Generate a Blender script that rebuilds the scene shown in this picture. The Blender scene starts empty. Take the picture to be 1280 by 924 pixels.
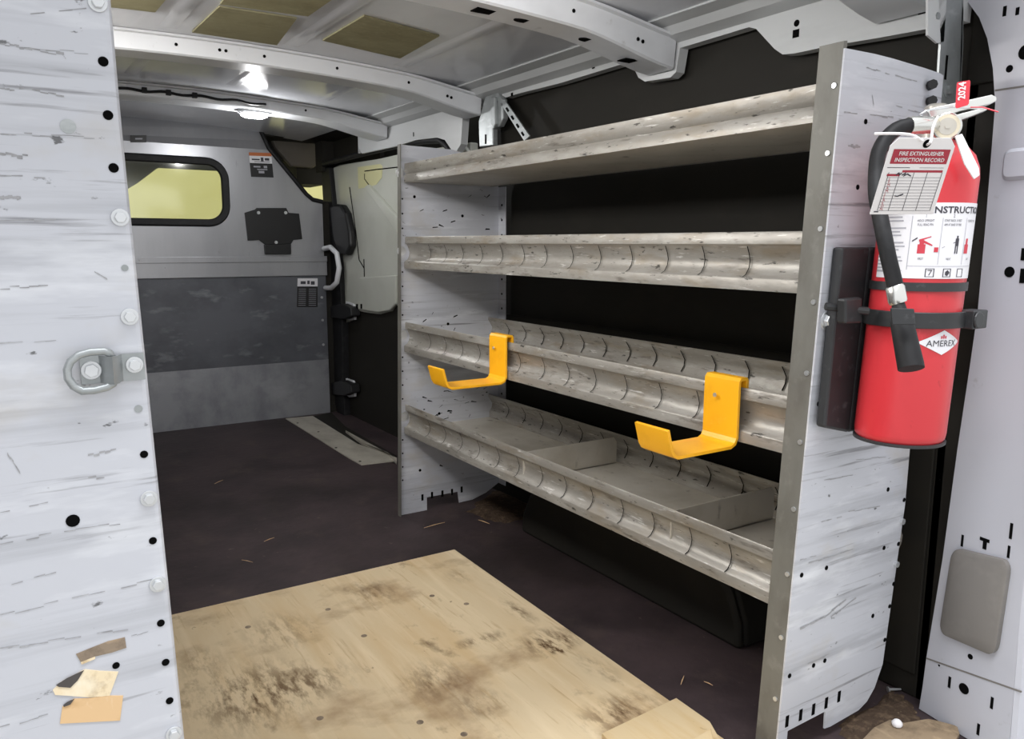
import bpy, math, random
from mathutils import Vector, Matrix
random.seed(7)
S = bpy.context.scene
COL = S.collection
S.view_settings.view_transform = 'Standard'
S.view_settings.look = 'None'
S.view_settings.gamma = 1
S.view_settings.use_curve_mapping = False
S.view_settings.exposure = 0.0

# ------------------------------------------------------------------ camera
FPX, CX, CY, EYE = 990.975, 640.0, 462.0, 0.9
ROT = Matrix(((0.8412502, 0.08196797, -0.53439625),
              (-0.54063691, 0.13327328, -0.83063227),
              (0.0031355, 0.9876839, 0.15643109)))
cam = bpy.data.objects.new('camera', bpy.data.cameras.new('camera'))
COL.objects.link(cam)
cam.matrix_world = Matrix.Translation((0, 0, EYE)) @ ROT.to_4x4()
cam.data.sensor_width = 36
cam.data.lens = 36 * FPX / 1280
cam.data.clip_start = 0.02
S.camera = cam


def sight(px, py):
    return ROT @ Vector((px - CX, CY - py, -FPX))
def at_y(px, py, y):
    v = sight(px, py); return Vector((0, 0, EYE)) + v * (y / v.y)
def at_x(px, py, x):
    v = sight(px, py); return Vector((0, 0, EYE)) + v * (x / v.x)
def at_z(px, py, z):
    v = sight(px, py); return Vector((0, 0, EYE)) + v * ((z - EYE) / v.z)
def at_d(px, py, d):
    v = sight(px, py); return Vector((0, 0, EYE)) + v * (d / FPX)


# ------------------------------------------------------------------ mesh builder
class MB:
    def __init__(s):
        s.v = []; s.f = []; s.m = []; s.cur = 0
    def mat(s, i):
        s.cur = i; return s
    def add(s, vs, fs):
        b = len(s.v)
        s.v += [Vector(v) for v in vs]
        for f in fs:
            s.f.append([b + i for i in f]); s.m.append(s.cur)
        return s
    def box(s, a, b):
        x0, y0, z0 = a; x1, y1, z1 = b
        vs = [(x0, y0, z0), (x1, y0, z0), (x1, y1, z0), (x0, y1, z0), (x0, y0, z1), (x1, y0, z1), (x1, y1, z1), (x0, y1, z1)]
        return s.add(vs, [(0, 3, 2, 1), (4, 5, 6, 7), (0, 1, 5, 4), (1, 2, 6, 5), (2, 3, 7, 6), (3, 0, 4, 7)])
    def hexa(s, vs):
        return s.add(vs, [(0, 3, 2, 1), (4, 5, 6, 7), (0, 1, 5, 4), (1, 2, 6, 5), (2, 3, 7, 6), (3, 0, 4, 7)])
    def slab(s, poly, vec):
        """a flat outline given depth along vec"""
        vec = Vector(vec); n = len(poly)
        p = [Vector(q) for q in poly]
        vs = p + [q + vec for q in p]
        fs = [tuple(range(n))[::-1], tuple(range(n, 2 * n))]
        for i in range(n):
            j = (i + 1) % n
            fs.append((i, j, n + j, n + i))
        return s.add(vs, fs)
    def loft(s, rings, closed=True, caps=True):
        n = len(rings[0]); vs = []; fs = []
        for r in rings: vs += [Vector(q) for q in r]
        for k in range(len(rings) - 1):
            for i in range(n if closed else n - 1):
                j = (i + 1) % n
                fs.append((k * n + i, k * n + j, (k + 1) * n + j, (k + 1) * n + i))
        if caps and closed:
            fs.append(tuple(range(n))[::-1]); fs.append(tuple((len(rings) - 1) * n + i for i in range(n)))
        return s.add(vs, fs)
    def tube(s, pts, r, n=10, caps=True):
        pts = [Vector(p) for p in pts]
        rs = r if isinstance(r, (list, tuple)) else [r] * len(pts)
        rings = []; up = None
        for i, p in enumerate(pts):
            t = (pts[min(i + 1, len(pts) - 1)] - pts[max(i - 1, 0)]).normalized()
            if up is None:
                up = Vector((0, 0, 1)) if abs(t.z) < .9 else Vector((1, 0, 0))
            a = t.cross(up).normalized(); up = a.cross(t).normalized()
            rings.append([p + (a * math.cos(q) + up * math.sin(q)) * rs[i] for q in [2 * math.pi * k / n for k in range(n)]])
        return s.loft(rings, True, caps)
    def disc(s, c, nrm, r, h, n=12, rot=0.0, ry=None):
        """a short cylinder standing on c along nrm"""
        c = Vector(c); nrm = Vector(nrm).normalized()
        up = Vector((0, 0, 1)) if abs(nrm.z) < .9 else Vector((0, 1, 0))
        a = up.cross(nrm).normalized(); b = nrm.cross(a)
        ry = r if ry is None else ry
        ring = [c + a * r * math.cos(2 * math.pi * k / n + rot) + b * ry * math.sin(2 * math.pi * k / n + rot) for k in range(n)]
        return s.slab(ring, nrm * h)
    def lathe(s, c, prof, n=32, axis=None):
        c = Vector(c); w = Vector(axis or (0, 0, 1)).normalized()
        up = Vector((0, 1, 0)) if abs(w.z) > .9 else Vector((0, 0, 1))
        a = up.cross(w).normalized(); b = w.cross(a)
        rings = [[c + w * z + (a * math.cos(2 * math.pi * k / n) + b * math.sin(2 * math.pi * k / n)) * max(r, 1e-4) for k in range(n)] for r, z in prof]
        return s.loft(rings, True, True)
    def ribbon(s, prof, th, ext, map_):
        """a sheet bent along the 2D polyline prof, thickness th, run between ext[0] and ext[1]"""
        n = len(prof); off = []
        for i, p in enumerate(prof):
            a = Vector(prof[max(i - 1, 0)]); b = Vector(prof[min(i + 1, n - 1)])
            t = (b - a).normalized(); off.append((p[0] - t.y * th, p[1] + t.x * th))
        loop = list(prof) + off[::-1]
        return s.loft([[map_(u, v, e) for u, v in loop] for e in ext], True, True)
    def build(s, name, mats, parent=None, smooth=0.0, bevel=0.0):
        me = bpy.data.meshes.new(name)
        o = bpy.data.objects.new(name, me); COL.objects.link(o)
        me.from_pydata([tuple(v) for v in s.v], [], s.f)
        for m in (mats if isinstance(mats, (list, tuple)) else [mats]): me.materials.append(m)
        for p, i in zip(me.polygons, s.m): p.material_index = i
        import bmesh
        bm = bmesh.new(); bm.from_mesh(me)
        bmesh.ops.recalc_face_normals(bm, faces=bm.faces)
        bm.to_mesh(me); bm.free()
        if smooth:
            for p in me.polygons: p.use_smooth = True
            try: me.set_sharp_from_angle(angle=math.radians(smooth))
            except Exception: pass
        if bevel:
            b = o.modifiers.new('bevel', 'BEVEL'); b.width = bevel; b.segments = 2; b.limit_method = 'ANGLE'; b.angle_limit = math.radians(50)
            b.harden_normals = False
        if parent:
            o.parent = parent
            o.matrix_parent_inverse = parent.matrix_basis.inverted() if parent.type == 'EMPTY' else Matrix.Identity(4)
        return o


def tag(o, label, cat, group=None):
    o['label'] = label; o['category'] = cat
    if group: o['group'] = group
    return o
def thing(name, label, cat, loc, group=None):
    o = bpy.data.objects.new(name, None); COL.objects.link(o)
    o.location = loc; o.empty_display_size = .05
    return tag(o, label, cat, group)
def struct(o):
    o['kind'] = 'structure'; return o


# ------------------------------------------------------------------ materials
def lin(c):
    return tuple((x / 12.92 if x <= .04045 else ((x + .055) / 1.055) ** 2.4) for x in c)
def hexc(h):
    return lin(tuple(int(h[i:i + 2], 16) / 255 for i in (0, 2, 4))) + (1,)
def mk(name, col, rough=.5, metal=0., emit=None, spec=.5, coat=0.):
    m = bpy.data.materials.new(name); m.use_nodes = True
    b = m.node_tree.nodes['Principled BSDF']
    b.inputs['Base Color'].default_value = hexc(col); b.inputs['Roughness'].default_value = rough
    b.inputs['Metallic'].default_value = metal; b.inputs['Specular IOR Level'].default_value = spec
    b.inputs['Coat Weight'].default_value = coat
    if emit:
        b.inputs['Emission Color'].default_value = hexc(col); b.inputs['Emission Strength'].default_value = emit
    return m
def layered(name, base, layers, rough=.5, metal=0., spec=.5, bump=0., bump_scale=60, rough_var=0.):
    """layers: (colour, noise scale xyz, detail, ramp low, ramp high, strength)"""
    m = mk(name, base, rough, metal, spec=spec)
    nt = m.node_tree; N = nt.nodes; L = nt.links; b = N['Principled BSDF']
    tc = N.new('ShaderNodeTexCoord')
    prev = None
    for i, (col, sc, det, lo, hi, st) in enumerate(layers):
        mp = N.new('ShaderNodeMapping'); mp.inputs['Scale'].default_value = sc; mp.inputs['Location'].default_value = (i * 3.7, i * 1.3, i * 2.1)
        L.new(tc.outputs['Object'], mp.inputs['Vector'])
        nz = N.new('ShaderNodeTexNoise'); nz.inputs['Scale'].default_value = 1; nz.inputs['Detail'].default_value = det
        nz.inputs['Roughness'].default_value = .6
        L.new(mp.outputs['Vector'], nz.inputs['Vector'])
        rp = N.new('ShaderNodeValToRGB'); rp.color_ramp.elements[0].position = lo; rp.color_ramp.elements[1].position = hi
        rp.color_ramp.elements[0].color = (0, 0, 0, 1); rp.color_ramp.elements[1].color = (st, st, st, 1)
        L.new(nz.outputs['Fac'], rp.inputs['Fac'])
        mx = N.new('ShaderNodeMix'); mx.data_type = 'RGBA'
        L.new(rp.outputs['Color'], mx.inputs['Factor'])
        if prev is None: mx.inputs['A'].default_value = hexc(base)
        else: L.new(prev, mx.inputs['A'])
        mx.inputs['B'].default_value = hexc(col)
        prev = mx.outputs['Result']
        last = nz
    L.new(prev, b.inputs['Base Color'])
    if bump:
        nz = N.new('ShaderNodeTexNoise'); nz.inputs['Scale'].default_value = bump_scale; nz.inputs['Detail'].default_value = 4
        L.new(tc.outputs['Object'], nz.inputs['Vector'])
        bp = N.new('ShaderNodeBump'); bp.inputs['Strength'].default_value = bump; bp.inputs['Distance'].default_value = .004
        L.new(nz.outputs['Fac'], bp.inputs['Height']); L.new(bp.outputs['Normal'], b.inputs['Normal'])
    return m

PANEL = layered('worn_aluminium_panel', 'c4c6cd', [
    ('a4a6ac', (1.5, 2, 38), 6, .52, .72, .75),
    ('b9b2a6', (5, 5, 8), 5, .56, .75, .6),
    ('7c7c80', (3, 4, 75), 8, .60, .69, .8),
    ('f0f2f6', (4, 3, 20), 5, .55, .75, .6),
    ('3c3b3a', (38, 38, 70), 5, .675, .725, .8)], rough=.5, metal=.12, bump=.12, bump_scale=30)
SHELF = layered('scuffed_aluminium_shelf', '96928b', [
    ('adaaa4', (22, 5, 26), 6, .48, .66, .85),
    ('8a7f6e', (16, 6, 22), 6, .53, .70, .8),
    ('6d675f', (34, 11, 60), 8, .57, .68, .8),
    ('35322e', (60, 26, 110), 8, .625, .68, .9),
    ('d6d4d0', (44, 16, 130), 7, .62, .70, .8),
    ('2a2725', (9, 30, 200), 6, .68, .72, .8)], rough=.42, metal=.4, bump=.3, bump_scale=45)
DECK = layered('shelf_deck_metal', 'cbc6bc', [
    ('aba496', (6, 5, 6), 6, .45, .7, .7),
    ('5d564c', (30, 18, 10), 6, .62, .72, .7),
    ('c4c0b8', (9, 30, 9), 5, .55, .75, .6)], rough=.5, metal=.4)
PAINT = layered('white_body_paint', 'd8dade', [('b4b5b8', (3, 3, 5), 4, .5, .75, .5), ('9a9894', (22, 22, 22), 5, .66, .74, .4)], rough=.35, spec=.5)
PILP = layered('pillar_paint', 'bfc0c8', [('aeafb6', (3, 3, 5), 4, .5, .75, .5), ('8f8d8a', (22, 22, 22), 5, .68, .74, .35)], rough=.35)
ROOFP = layered('roof_paint', 'd2d4da', [('b8bac0', (3, 1.2, 3), 5, .45, .7, .6), ('dfe1e6', (14, 3, 14), 5, .58, .75, .4)], rough=.15, spec=.6)
RAILP = layered('roof_rail_paint', 'bfc1c2', [('a5a7a7', (6, 3, 12), 5, .5, .75, .5)], rough=.4)
PAD = layered('sound_pad', '9a9578', [('7d785e', (5, 9, 5), 6, .45, .7, .8), ('aba78c', (60, 60, 60), 3, .5, .8, .4)], rough=.95, spec=.1)
PLY = layered('worn_plywood', 'd2bf9e', [
    ('c3a67a', (9, 1.6, 3), 5, .45, .72, .7),
    ('ead9ba', (26, 2.2, 3), 5, .50, .75, .5),
    ('86694a', (3.1, 3.6, 3), 9, .545, .70, .8),
    ('5a4229', (7, 4.5, 3), 10, .61, .71, .85),
    ('a2855b', (70, 5, 3), 6, .60, .72, .5),
    ('3f2f1e', (34, 30, 3), 6, .70, .75, .7)], rough=.75, spec=.2)
FLANGE = layered('darker_flange_metal', '76756f', [('625f59', (20, 20, 9), 6, .45, .7, .7), ('8a8983', (40, 40, 30), 5, .58, .72, .5)], rough=.55, metal=.3)  # flange set to a darker grey than the end panel face
OFFCUT = layered('offcut_ply', 'c9b48f', [('c0a375', (30, 4, 9), 5, .48, .7, .7), ('8f7350', (50, 40, 9), 6, .68, .74, .6)], rough=.75)
PLYEDGE = layered('ply_edge', 'c3a06a', [('7f6038', (10, 10, 400), 3, .45, .6, .7)], rough=.8)
FLOOR = layered('dark_worn_floor', '403537', [
    ('292124', (4, 4, 2), 7, .42, .68, .9),
    ('4f443f', (9, 7, 2), 8, .55, .74, .7),
    ('6e6259', (45, 38, 2), 8, .66, .76, .7),
    ('211a1a', (2.2, 1.6, 2), 4, .52, .7, .8)], rough=.62, spec=.35, bump=.3, bump_scale=40)
LINER = layered('black_liner', '211f1b', [('2a2722', (5, 5, 9), 6, .5, .75, .7), ('2f2a24', (40, 30, 60), 6, .67, .74, .3)], rough=.7, spec=.25)
BLACK = mk('black_plastic', '141416', .5)
HOLE = mk('dark_hole', '0b0b0b', .9, spec=.05)
SLOT = mk('slot_dark', '1c1a18', .9, spec=.05)
RUBBER = layered('rubber', '18181a', [('2a2a2c', (30, 30, 30), 4, .5, .7, .6)], rough=.6, spec=.3)
BRACK = layered('bracket_black', '2b2c2e', [('4d4e50', (60, 60, 60), 5, .60, .72, .7), ('1a1a1b', (8, 8, 8), 4, .5, .7, .6)], rough=.5)
ZINC = mk('zinc_bolt', 'd4d6d8', .3, .7)
GALV = layered('galvanised_steel', 'a2a6a7', [('8f9494', (30, 30, 20), 5, .45, .65, .7), ('d0d4d4', (15, 15, 40), 5, .55, .75, .6)], rough=.38, metal=.55)
GREYPL = layered('grey_cover', '77736f', [('86827d', (14, 14, 14), 5, .5, .7, .6), ('b5aea4', (60, 60, 60), 4, .70, .76, .6)], rough=.6)
YEL = layered('yellow_powder_coat', 'f2b01c', [('d8940f', (12, 12, 12), 5, .5, .75, .6), ('f8c84a', (30, 30, 30), 4, .6, .75, .4)], rough=.38, spec=.5)
RED = layered('extinguisher_red', 'c8343b', [('b0262f', (9, 9, 5), 5, .5, .72, .7), ('e4606a', (30, 30, 9), 7, .62, .72, .55), ('8d1a20', (50, 50, 30), 5, .66, .74, .5)], rough=.32, spec=.5)
WHITE = mk('label_white', 'dddce0', .55)
CARD = mk('card_white', 'e8e5e6', .6)
INK = mk('ink_dark', '3c3a42', .7)
INKL = mk('ink_light', 'a3a3ab', .7)
INKB = mk('ink_panel', 'd0d2d8', .7)
INKR = mk('ink_red', 'a52a3c', .6)
PIC = mk('picture_red', 'c23a48', .6)
REDTAG = mk('red_tag', 'd83a48', .45)
CHROME = mk('polished_metal', 'dcdcd8', .22, .85)
BRASS = mk('dull_valve', 'cfcac0', .35, .6)
DIAL = mk('gauge_dial', 'e6dcc4', .4)
ALUB = layered('brushed_partition', 'acadb1', [('9a9ba0', (7, 3, 1.2), 5, .45, .7, .6), ('86878c', (60, 30, 9), 5, .66, .74, .5)], rough=.36, metal=.6)
ALUL = layered('lower_partition', 'a5a7ac', [('85878d', (9, 3, 6), 6, .45, .7, .8), ('bfc1c6', (5, 3, 9), 5, .55, .75, .5), ('5d5e62', (60, 9, 60), 4, .69, .74, .6)], rough=.45, metal=.6)
GREYP = layered('grey_partition_sheet', '62646a', [('4d4f55', (4, 3, 5), 7, .42, .68, .9), ('85878c', (9, 3, 22), 8, .57, .72, .7)], rough=.5, metal=.3)
DOORP = layered('door_paint', 'bfc1b8', [('a9aaa0', (3, 3, 3), 4, .5, .75, .5)], rough=.35)
CREAM = mk('cream_patch', 'd6d3a4', .5)
GARAGE = layered('pale_yellow_wall', 'f4efb2', [('e8e2a2', (1, 1, 1), 3, .4, .7, .5)], rough=.9)
CONC = layered('concrete', 'c6c4c0', [('b0aeaa', (2, 2, 2), 6, .45, .7, .7)], rough=.85)
HEAD = layered('headliner', '6f6a62', [('5b5650', (6, 6, 6), 4, .45, .7, .6)], rough=.9)
PILLART = layered('pillar_trim', '5d5750', [('4a453f', (5, 5, 5), 4, .45, .7, .7)], rough=.7)
TINT = mk('tint_band', '6f7358', .6)
LED = mk('lamp_lens', 'ffffff', .3, emit=30)
STEEL = layered('sill_strip', 'bdb8ac', [('8d867a', (9, 5, 9), 6, .45, .7, .7)], rough=.5, metal=.2)
TAPE = layered('tan_paper', 'dcb98c', [('c59f6f', (40, 8, 60), 5, .5, .7, .6), ('f0ddc0', (60, 8, 20), 5, .58, .72, .6)], rough=.8)
TAPED = layered('dirty_tape', '8d7d6b', [('5e5145', (50, 8, 40), 6, .45, .65, .8), ('b39c80', (30, 8, 80), 5, .58, .72, .6)], rough=.7)
PAPER = layered('torn_paper', 'e8d6b4', [('b09670', (60, 8, 50), 6, .52, .68, .7), ('f4ecd8', (30, 8, 30), 5, .5, .7, .6)], rough=.8)
SCUFF = layered('grey_scuff', 'a0a0a3', [('828284', (60, 60, 60), 5, .45, .65, .8), ('b6b7ba', (90, 90, 90), 4, .55, .7, .8)], rough=.6)
DKMARK = mk('dark_smear', '4a4644', .7)
ORANGE = mk('orange_strip', 'b8683a', .6)
GL = bpy.data.materials.new('pane_glass'); GL.use_nodes = True
_n = GL.node_tree.nodes; _n.remove(_n['Principled BSDF'])
_t = _n.new('ShaderNodeBsdfTransparent'); _t.inputs[0].default_value = (.95, .96, .88, 1)
_g = _n.new('ShaderNodeBsdfGlossy'); _g.inputs['Roughness'].default_value = .08
_mx = _n.new('ShaderNodeMixShader'); _mx.inputs[0].default_value = .1
GL.node_tree.links.new(_t.outputs[0], _mx.inputs[1]); GL.node_tree.links.new(_g.outputs[0], _mx.inputs[2])
GL.node_tree.links.new(_mx.outputs[0], _n['Material Output'].inputs[0])


# ------------------------------------------------------------------ lettering
def text_geo(body, size, align='LEFT', bold=0.0):
    cu = bpy.data.curves.new('t', 'FONT'); cu.body = body; cu.size = size; cu.align_x = align; cu.offset = bold
    cu.resolution_u = 2
    o = bpy.data.objects.new('t', cu); COL.objects.link(o)
    dg = bpy.context.evaluated_depsgraph_get(); dg.update()
    me = bpy.data.meshes.new_from_object(o.evaluated_get(dg))
    vs = [v.co.copy() for v in me.vertices]; fs = [tuple(p.vertices) for p in me.polygons]
    bpy.data.objects.remove(o); bpy.data.curves.remove(cu); bpy.data.meshes.remove(me)
    return vs, fs
def put_text(mb, body, size, frame, align='LEFT', bold=0.0, sx=1.0):
    """frame(u, v) gives the 3D point of text coordinates"""
    vs, fs = text_geo(body, size, align, bold)
    return mb.add([frame(v.x * sx, v.y) for v in vs], fs)


# ================================================================== THE VAN SHELL
XR, XL = 1.48, -0.40
def roof_z(x):
    t = (x - .53) / .9
    return 1.464 - .05 * t * t
struct(MB().box((XL, .66, -.03), (1.56, 4.05, 0)).build('floor', FLOOR))
struct(MB().box((XL, .585, -.06), (1.56, .66, -.004)).build('trim_20', STEEL))
struct(MB().box((XL - .03, .60, -.03), (XL, 4.06, 1.45)).build('wall_left', LINER))
# right wall liner with a shallow stepped swage
w = MB()
w.box((XR, .78, 0), (XR + .03, 2.50, 1.44))
w.box((XR - .006, .80, .05), (XR, 2.46, .66))
w.box((XR - .008, .66, 1.18), (XR + .02, .80, 1.44))
w.box((1.545, .58, -.06), (1.575, 4.12, 1.47)); w.box((XR, .62, 0), (1.56, .80, 1.44))
struct(w.build('wall_right', LINER, bevel=.003))
# roof skin, with long shallow ribs pressed into it
xs = [XL + i * (1.37 - XL) / 36 for i in range(37)]
rf = MB()
rf.loft([[(x, y, roof_z(x)) for x in xs] + [(x, y, roof_z(x) + .015) for x in xs[::-1]] for y in (.60, 4.14)])
for x in (-.05, .21, .43, .76, 1.10):
    for y0, y1 in ((.72, 1.40), (1.68, 2.36), (2.64, 3.05)):
        rf.hexa([(x - .022, y0, roof_z(x - .022)), (x + .022, y0, roof_z(x + .022)), (x + .022, y1, roof_z(x + .022)), (x - .022, y1, roof_z(x - .022)),
                 (x - .012, y0 + .02, roof_z(x) - .0025), (x + .012, y0 + .02, roof_z(x) - .004), (x + .012, y1 - .02, roof_z(x) - .0025), (x - .012, y1 - .02, roof_z(x) - .0025)])
struct(rf.build('ceiling', ROOFP, smooth=30))
# damping pads in the bay behind the second bow
GP = 'beige damping pads on the roof skin'
def pad(c, label):
    m = MB()
    top = [at_z(px, py, 1.459) for px, py in c]
    ring = [Vector((p.x, p.y, roof_z(p.x) - .0005)) for p in top]
    m.slab(ring, (0, 0, -.004))
    tag(m.build('sound_deadening_pad', PAD), label, 'roof pad', GP)
pad([(240, 41), (274, 9), (371, 23), (346, 56)], 'beige damping pad on the roof, nearer one of the pair parted by a pale rib')
pad([(403, 49), (455, 18), (549, 38), (500, 66)], 'beige damping pad alone on the roof between two roof bows, rightmost')
pad([(275, 6), (290, -12), (425, -8), (385, 20)], 'beige damping pad cut by the upper photo edge, behind the thin pale rib')
pad([(115, 4), (130, -14), (210, -4), (194, 15)], 'beige damping pad at the roof corner beside the white rack end panel')

def bow(name, y0, y1, h, hole_x, drop=.028):
    m = MB(); rings = []
    n = 40
    for i in range(n + 1):
        x = XL + (1.43 - XL) * i / n
        e = max(0, (abs(x - .53) - .60) / .30); e = min(1, e); e = e * e * (3 - 2 * e)
        zt = roof_z(x) - .001 - e * drop * .5; zb = roof_z(x) - h - e * drop
        rings.append([(x, y0 - .012, zt), (x, y0 - .012, zt - .006), (x, y0, zt - .008), (x, y0 + .006, zb + .004), (x, y0 + .012, zb), (x, y1 - .012, zb), (x, y1 - .006, zb + .004), (x, y1, zt - .008), (x, y1 + .012, zt - .006), (x, y1 + .012, zt)])
    m.loft(rings)
    m.mat(1)
    for x, kind in hole_x:
        z = roof_z(x) - h
        e = max(0, (abs(x - .53) - .60) / .30); e = min(1, e); e = e * e * (3 - 2 * e); z -= e * drop
        if kind == 's':
            ym = (y0 + y1) / 2
            m.box((x - .035, ym - .016, z - .0006), (x + .035, ym + .016, z + .002))
        elif kind == 'o':
            m.disc((x, (y0 + y1) / 2, z + .002), (0, 0, -1), .024, .0026, 16, ry=.013)
        else:
            m.disc((x, y0 + .0045, z + h * .5), (0, -1, 0), .0045, .003, 10)
    return struct(m.build(name, [PAINT, HOLE], smooth=25))
bow('trim_1', 1.49, 1.60, .062, [(.93, 's'), (1.02, 'o'), (1.20, 'o'), (1.34, 's'), (1.12, 'f'), (1.31, 'f'), (1.325, 'f')])
bow('trim_2', 2.42, 2.54, .052, [(.46, 'f'), (.575, 'f'), (.592, 'f'), (.70, 'f'), (.92, 'f'), (1.16, 'f'), (1.30, 'f'), (1.315, 'f')])
bow('trim_3', 3.20, 3.34, .045, [(1.08, 'f')])
bow('trim_4', .84, .97, .062, [(1.22, 's'), (1.30, 'o')], drop=.04)

# roof rail along the right side: sloping upper band and a lower band with tabs
r = MB()
r.loft([[(1.345, y, roof_z(1.345) + .004), (1.345, y, roof_z(1.345) - .004), (1.385, y, 1.412), (1.402, y, 1.396), (1.436, y, 1.386), (1.47, y, 1.386), (1.47, y, 1.46)] for y in (.62, 3.55)])
def X44(l): return [at_x(a, b, 1.438) for a, b in l]
low = [Vector((1.438, .80, 1.40)), Vector((1.438, .80, 1.285))] + X44([(1160, 36), (1100, 47), (1034, 58), (992, 67), (978, 68), (968, 61), (945, 36), (936, 34), (880, 51), (850, 60), (845, 90), (838, 97), (806, 102), (798, 97), (788, 77), (700, 104), (648, 117), (632, 122), (626, 118), (600, 121), (596, 132), (580, 140), (578, 150)]) + X44([(576, 180), (570, 190), (564, 187), (556, 175), (546, 172), (520, 175), (494, 183), (452, 192), (449, 186)])
low += [Vector((1.438, 3.55, 1.31)), Vector((1.438, 3.55, 1.40))]
r.slab(low, (.028, 0, 0))
r.mat(1)
for px, py, rr in ((996, 29, .007), (735, 82, .005), (917, 3, .003)):
    p = at_x(px, py, 1.438); r.disc(p + Vector((.002, 0, 0)), (-1, 0, 0), rr, .0026, 12)
for px, py, a, b in ((995, 42, .008, .008), (742, 83, .006, .006), (635, 110, .003, .006), (640, 118, .006, .005), (1153, 11, .007, .009)):
    p = at_x(px, py, 1.438); r.box((p.x - .0007, p.y - a, p.z - b), (p.x + .002, p.y + a, p.z + b))
for px, py in ((513, 147), (518, 146), (517, 168)):
    p = at_x(px, py, 1.438); r.box((p.x - .0007, p.y - .004, p.z - .008), (p.x + .002, p.y + .004, p.z + .008))
struct(r.build('trim_5', [RAILP, HOLE], smooth=20))

# rear door pillar on the right
def face(px, py, off=0.0):          # the pillar's inner face turns a little outward toward the rear
    v = sight(px, py); n = Vector((.16, -.03, 0)).normalized(); n = Vector((.985, -.17, 0)).normalized()
    p0 = Vector((1.446, .76, 0))
    t = n.dot(p0 - Vector((0, 0, EYE))) / n.dot(v)
    return Vector((0, 0, EYE)) + v * t - n * off
PN = Vector((.985, -.17, 0))
p = MB()
out = [(1148, 893), (1153, 860), (1158, 822), (1178, 700), (1197, 560), (1212, 460), (1222, 390), (1232, 280), (1238, 205), (1244, 130), (1241, 85), (1234, 48), (1224, 22), (1208, 0), (1200, -14), (1330, -20), (1310, 300), (1294, 600), (1276, 760), (1262, 935)]
pts = [face(a, b) for a, b in out]
pts[0].z = max(pts[0].z, .002); pts[-1].z = .002
p.slab(pts, PN * .035)
# rounded outer return of the pillar
rings = []
right = [face(a, b) for a, b in [(1330, -20), (1310, 300), (1294, 600), (1276, 760), (1262, 935)]]
for q in right:
    q.z = max(q.z, .002)
    t = Vector((.17, .985, 0))
    rings.append([q, q - t * .008 + PN * .004, q - t * .014 + PN * .014, q - t * .016 + PN * .05, q + PN * .05])
p.loft(rings)
p.mat(2)
a, b = face(1158, 822, .0008), face(1277, 864, .0008)
p.slab([a, b, b - Vector((0, 0, .003)), a - Vector((0, 0, .003))], PN * .002)
a, b = face(1244, 112, .0008), face(1285, 106, .0008)
p.slab([a, b, b - Vector((0, 0, .003)), a - Vector((0, 0, .003))], PN * .002)
p.mat(1)
def phole(px, py, w_, h_=None):
    c = face(px, py, .0008)
    if h_ is None: p.disc(c + PN * .003, -PN, w_, .003, 14)
    else:
        t = Vector((-.17, -.985, 0)) * w_; u = Vector((0, 0, h_))
        p.slab([c - t - u, c + t - u, c + t + u, c - t + u], PN * .003)
for a in ((1262, 340, .009), (1205, 861, .010), (1213, 821, .005), (1262, 86, .006), (1174, 832, .002), (1282, 65, .012), (1174, 600, .001)): phole(*a)
for a in ((1281, 345, .008, .012), (1281, 318, .006, .010), (1203, 676, .0022, .011), (1264, 664, .0025, .014), (1261, 690, .0022, .011), (1187, 853, .0026, .011), (1240, 879, .0026, .011), (1223, 912, .0026, .011),
          (1231, 675, .009, .003), (1231, 682, .0035, .007), (1256, 14, .003, .008), (1272, 14, .003, .006)): phole(*a)
pill = struct(p.build('trim_6', [PILP, HOLE, GREYPL], smooth=30))
# moulded bump on the pillar and its grey access cover
cv = MB()
def rrect(cx, cy, w_, h_, rad, n=5):
    o = []
    for sx, sy, a0 in ((1, 1, 0), (-1, 1, 90), (-1, -1, 180), (1, -1, 270)):
        for k in range(n + 1):
            a = math.radians(a0 + 90 * k / n)
            o.append((cx + sx * (w_ - rad) + rad * math.cos(a), cy + sy * (h_ - rad) + rad * math.sin(a)))
    return o
quad = [face(1195, 684), face(1266, 701), face(1248, 820), face(1178, 790)]
def bil(u, v, off):
    a = quad[3].lerp(quad[2], u); b = quad[0].lerp(quad[1], u); return a.lerp(b, v) - PN * off
lo = [bil(.5 + x, .5 + y, .0005) for x, y in rrect(0, 0, .5, .5, .13)]
mi = [bil(.5 + x, .5 + y, .010) for x, y in rrect(0, 0, .5, .5, .13)]
hi = [bil(.5 + x, .5 + y, .013) for x, y in rrect(0, 0, .46, .46, .12)]
cv.loft([lo, mi, hi])
tag(cv.build('access_cover', GREYPL, smooth=35), 'grey rounded plastic access cover on the white rear door pillar', 'cover')
bp_ = MB()
c = face(1274, 205, .0005)
t = Vector((-.17, -.985, 0))
bp_.loft([[c + t * x + Vector((0, 0, y)) - PN * o for x, y in rrect(0, 0, .028 - o, .026 - o, .012 - o * .5)] for o in (0, .003, .006)])
o = bp_.build('pressed_boss', PILP, smooth=30); o.parent = pill

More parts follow.
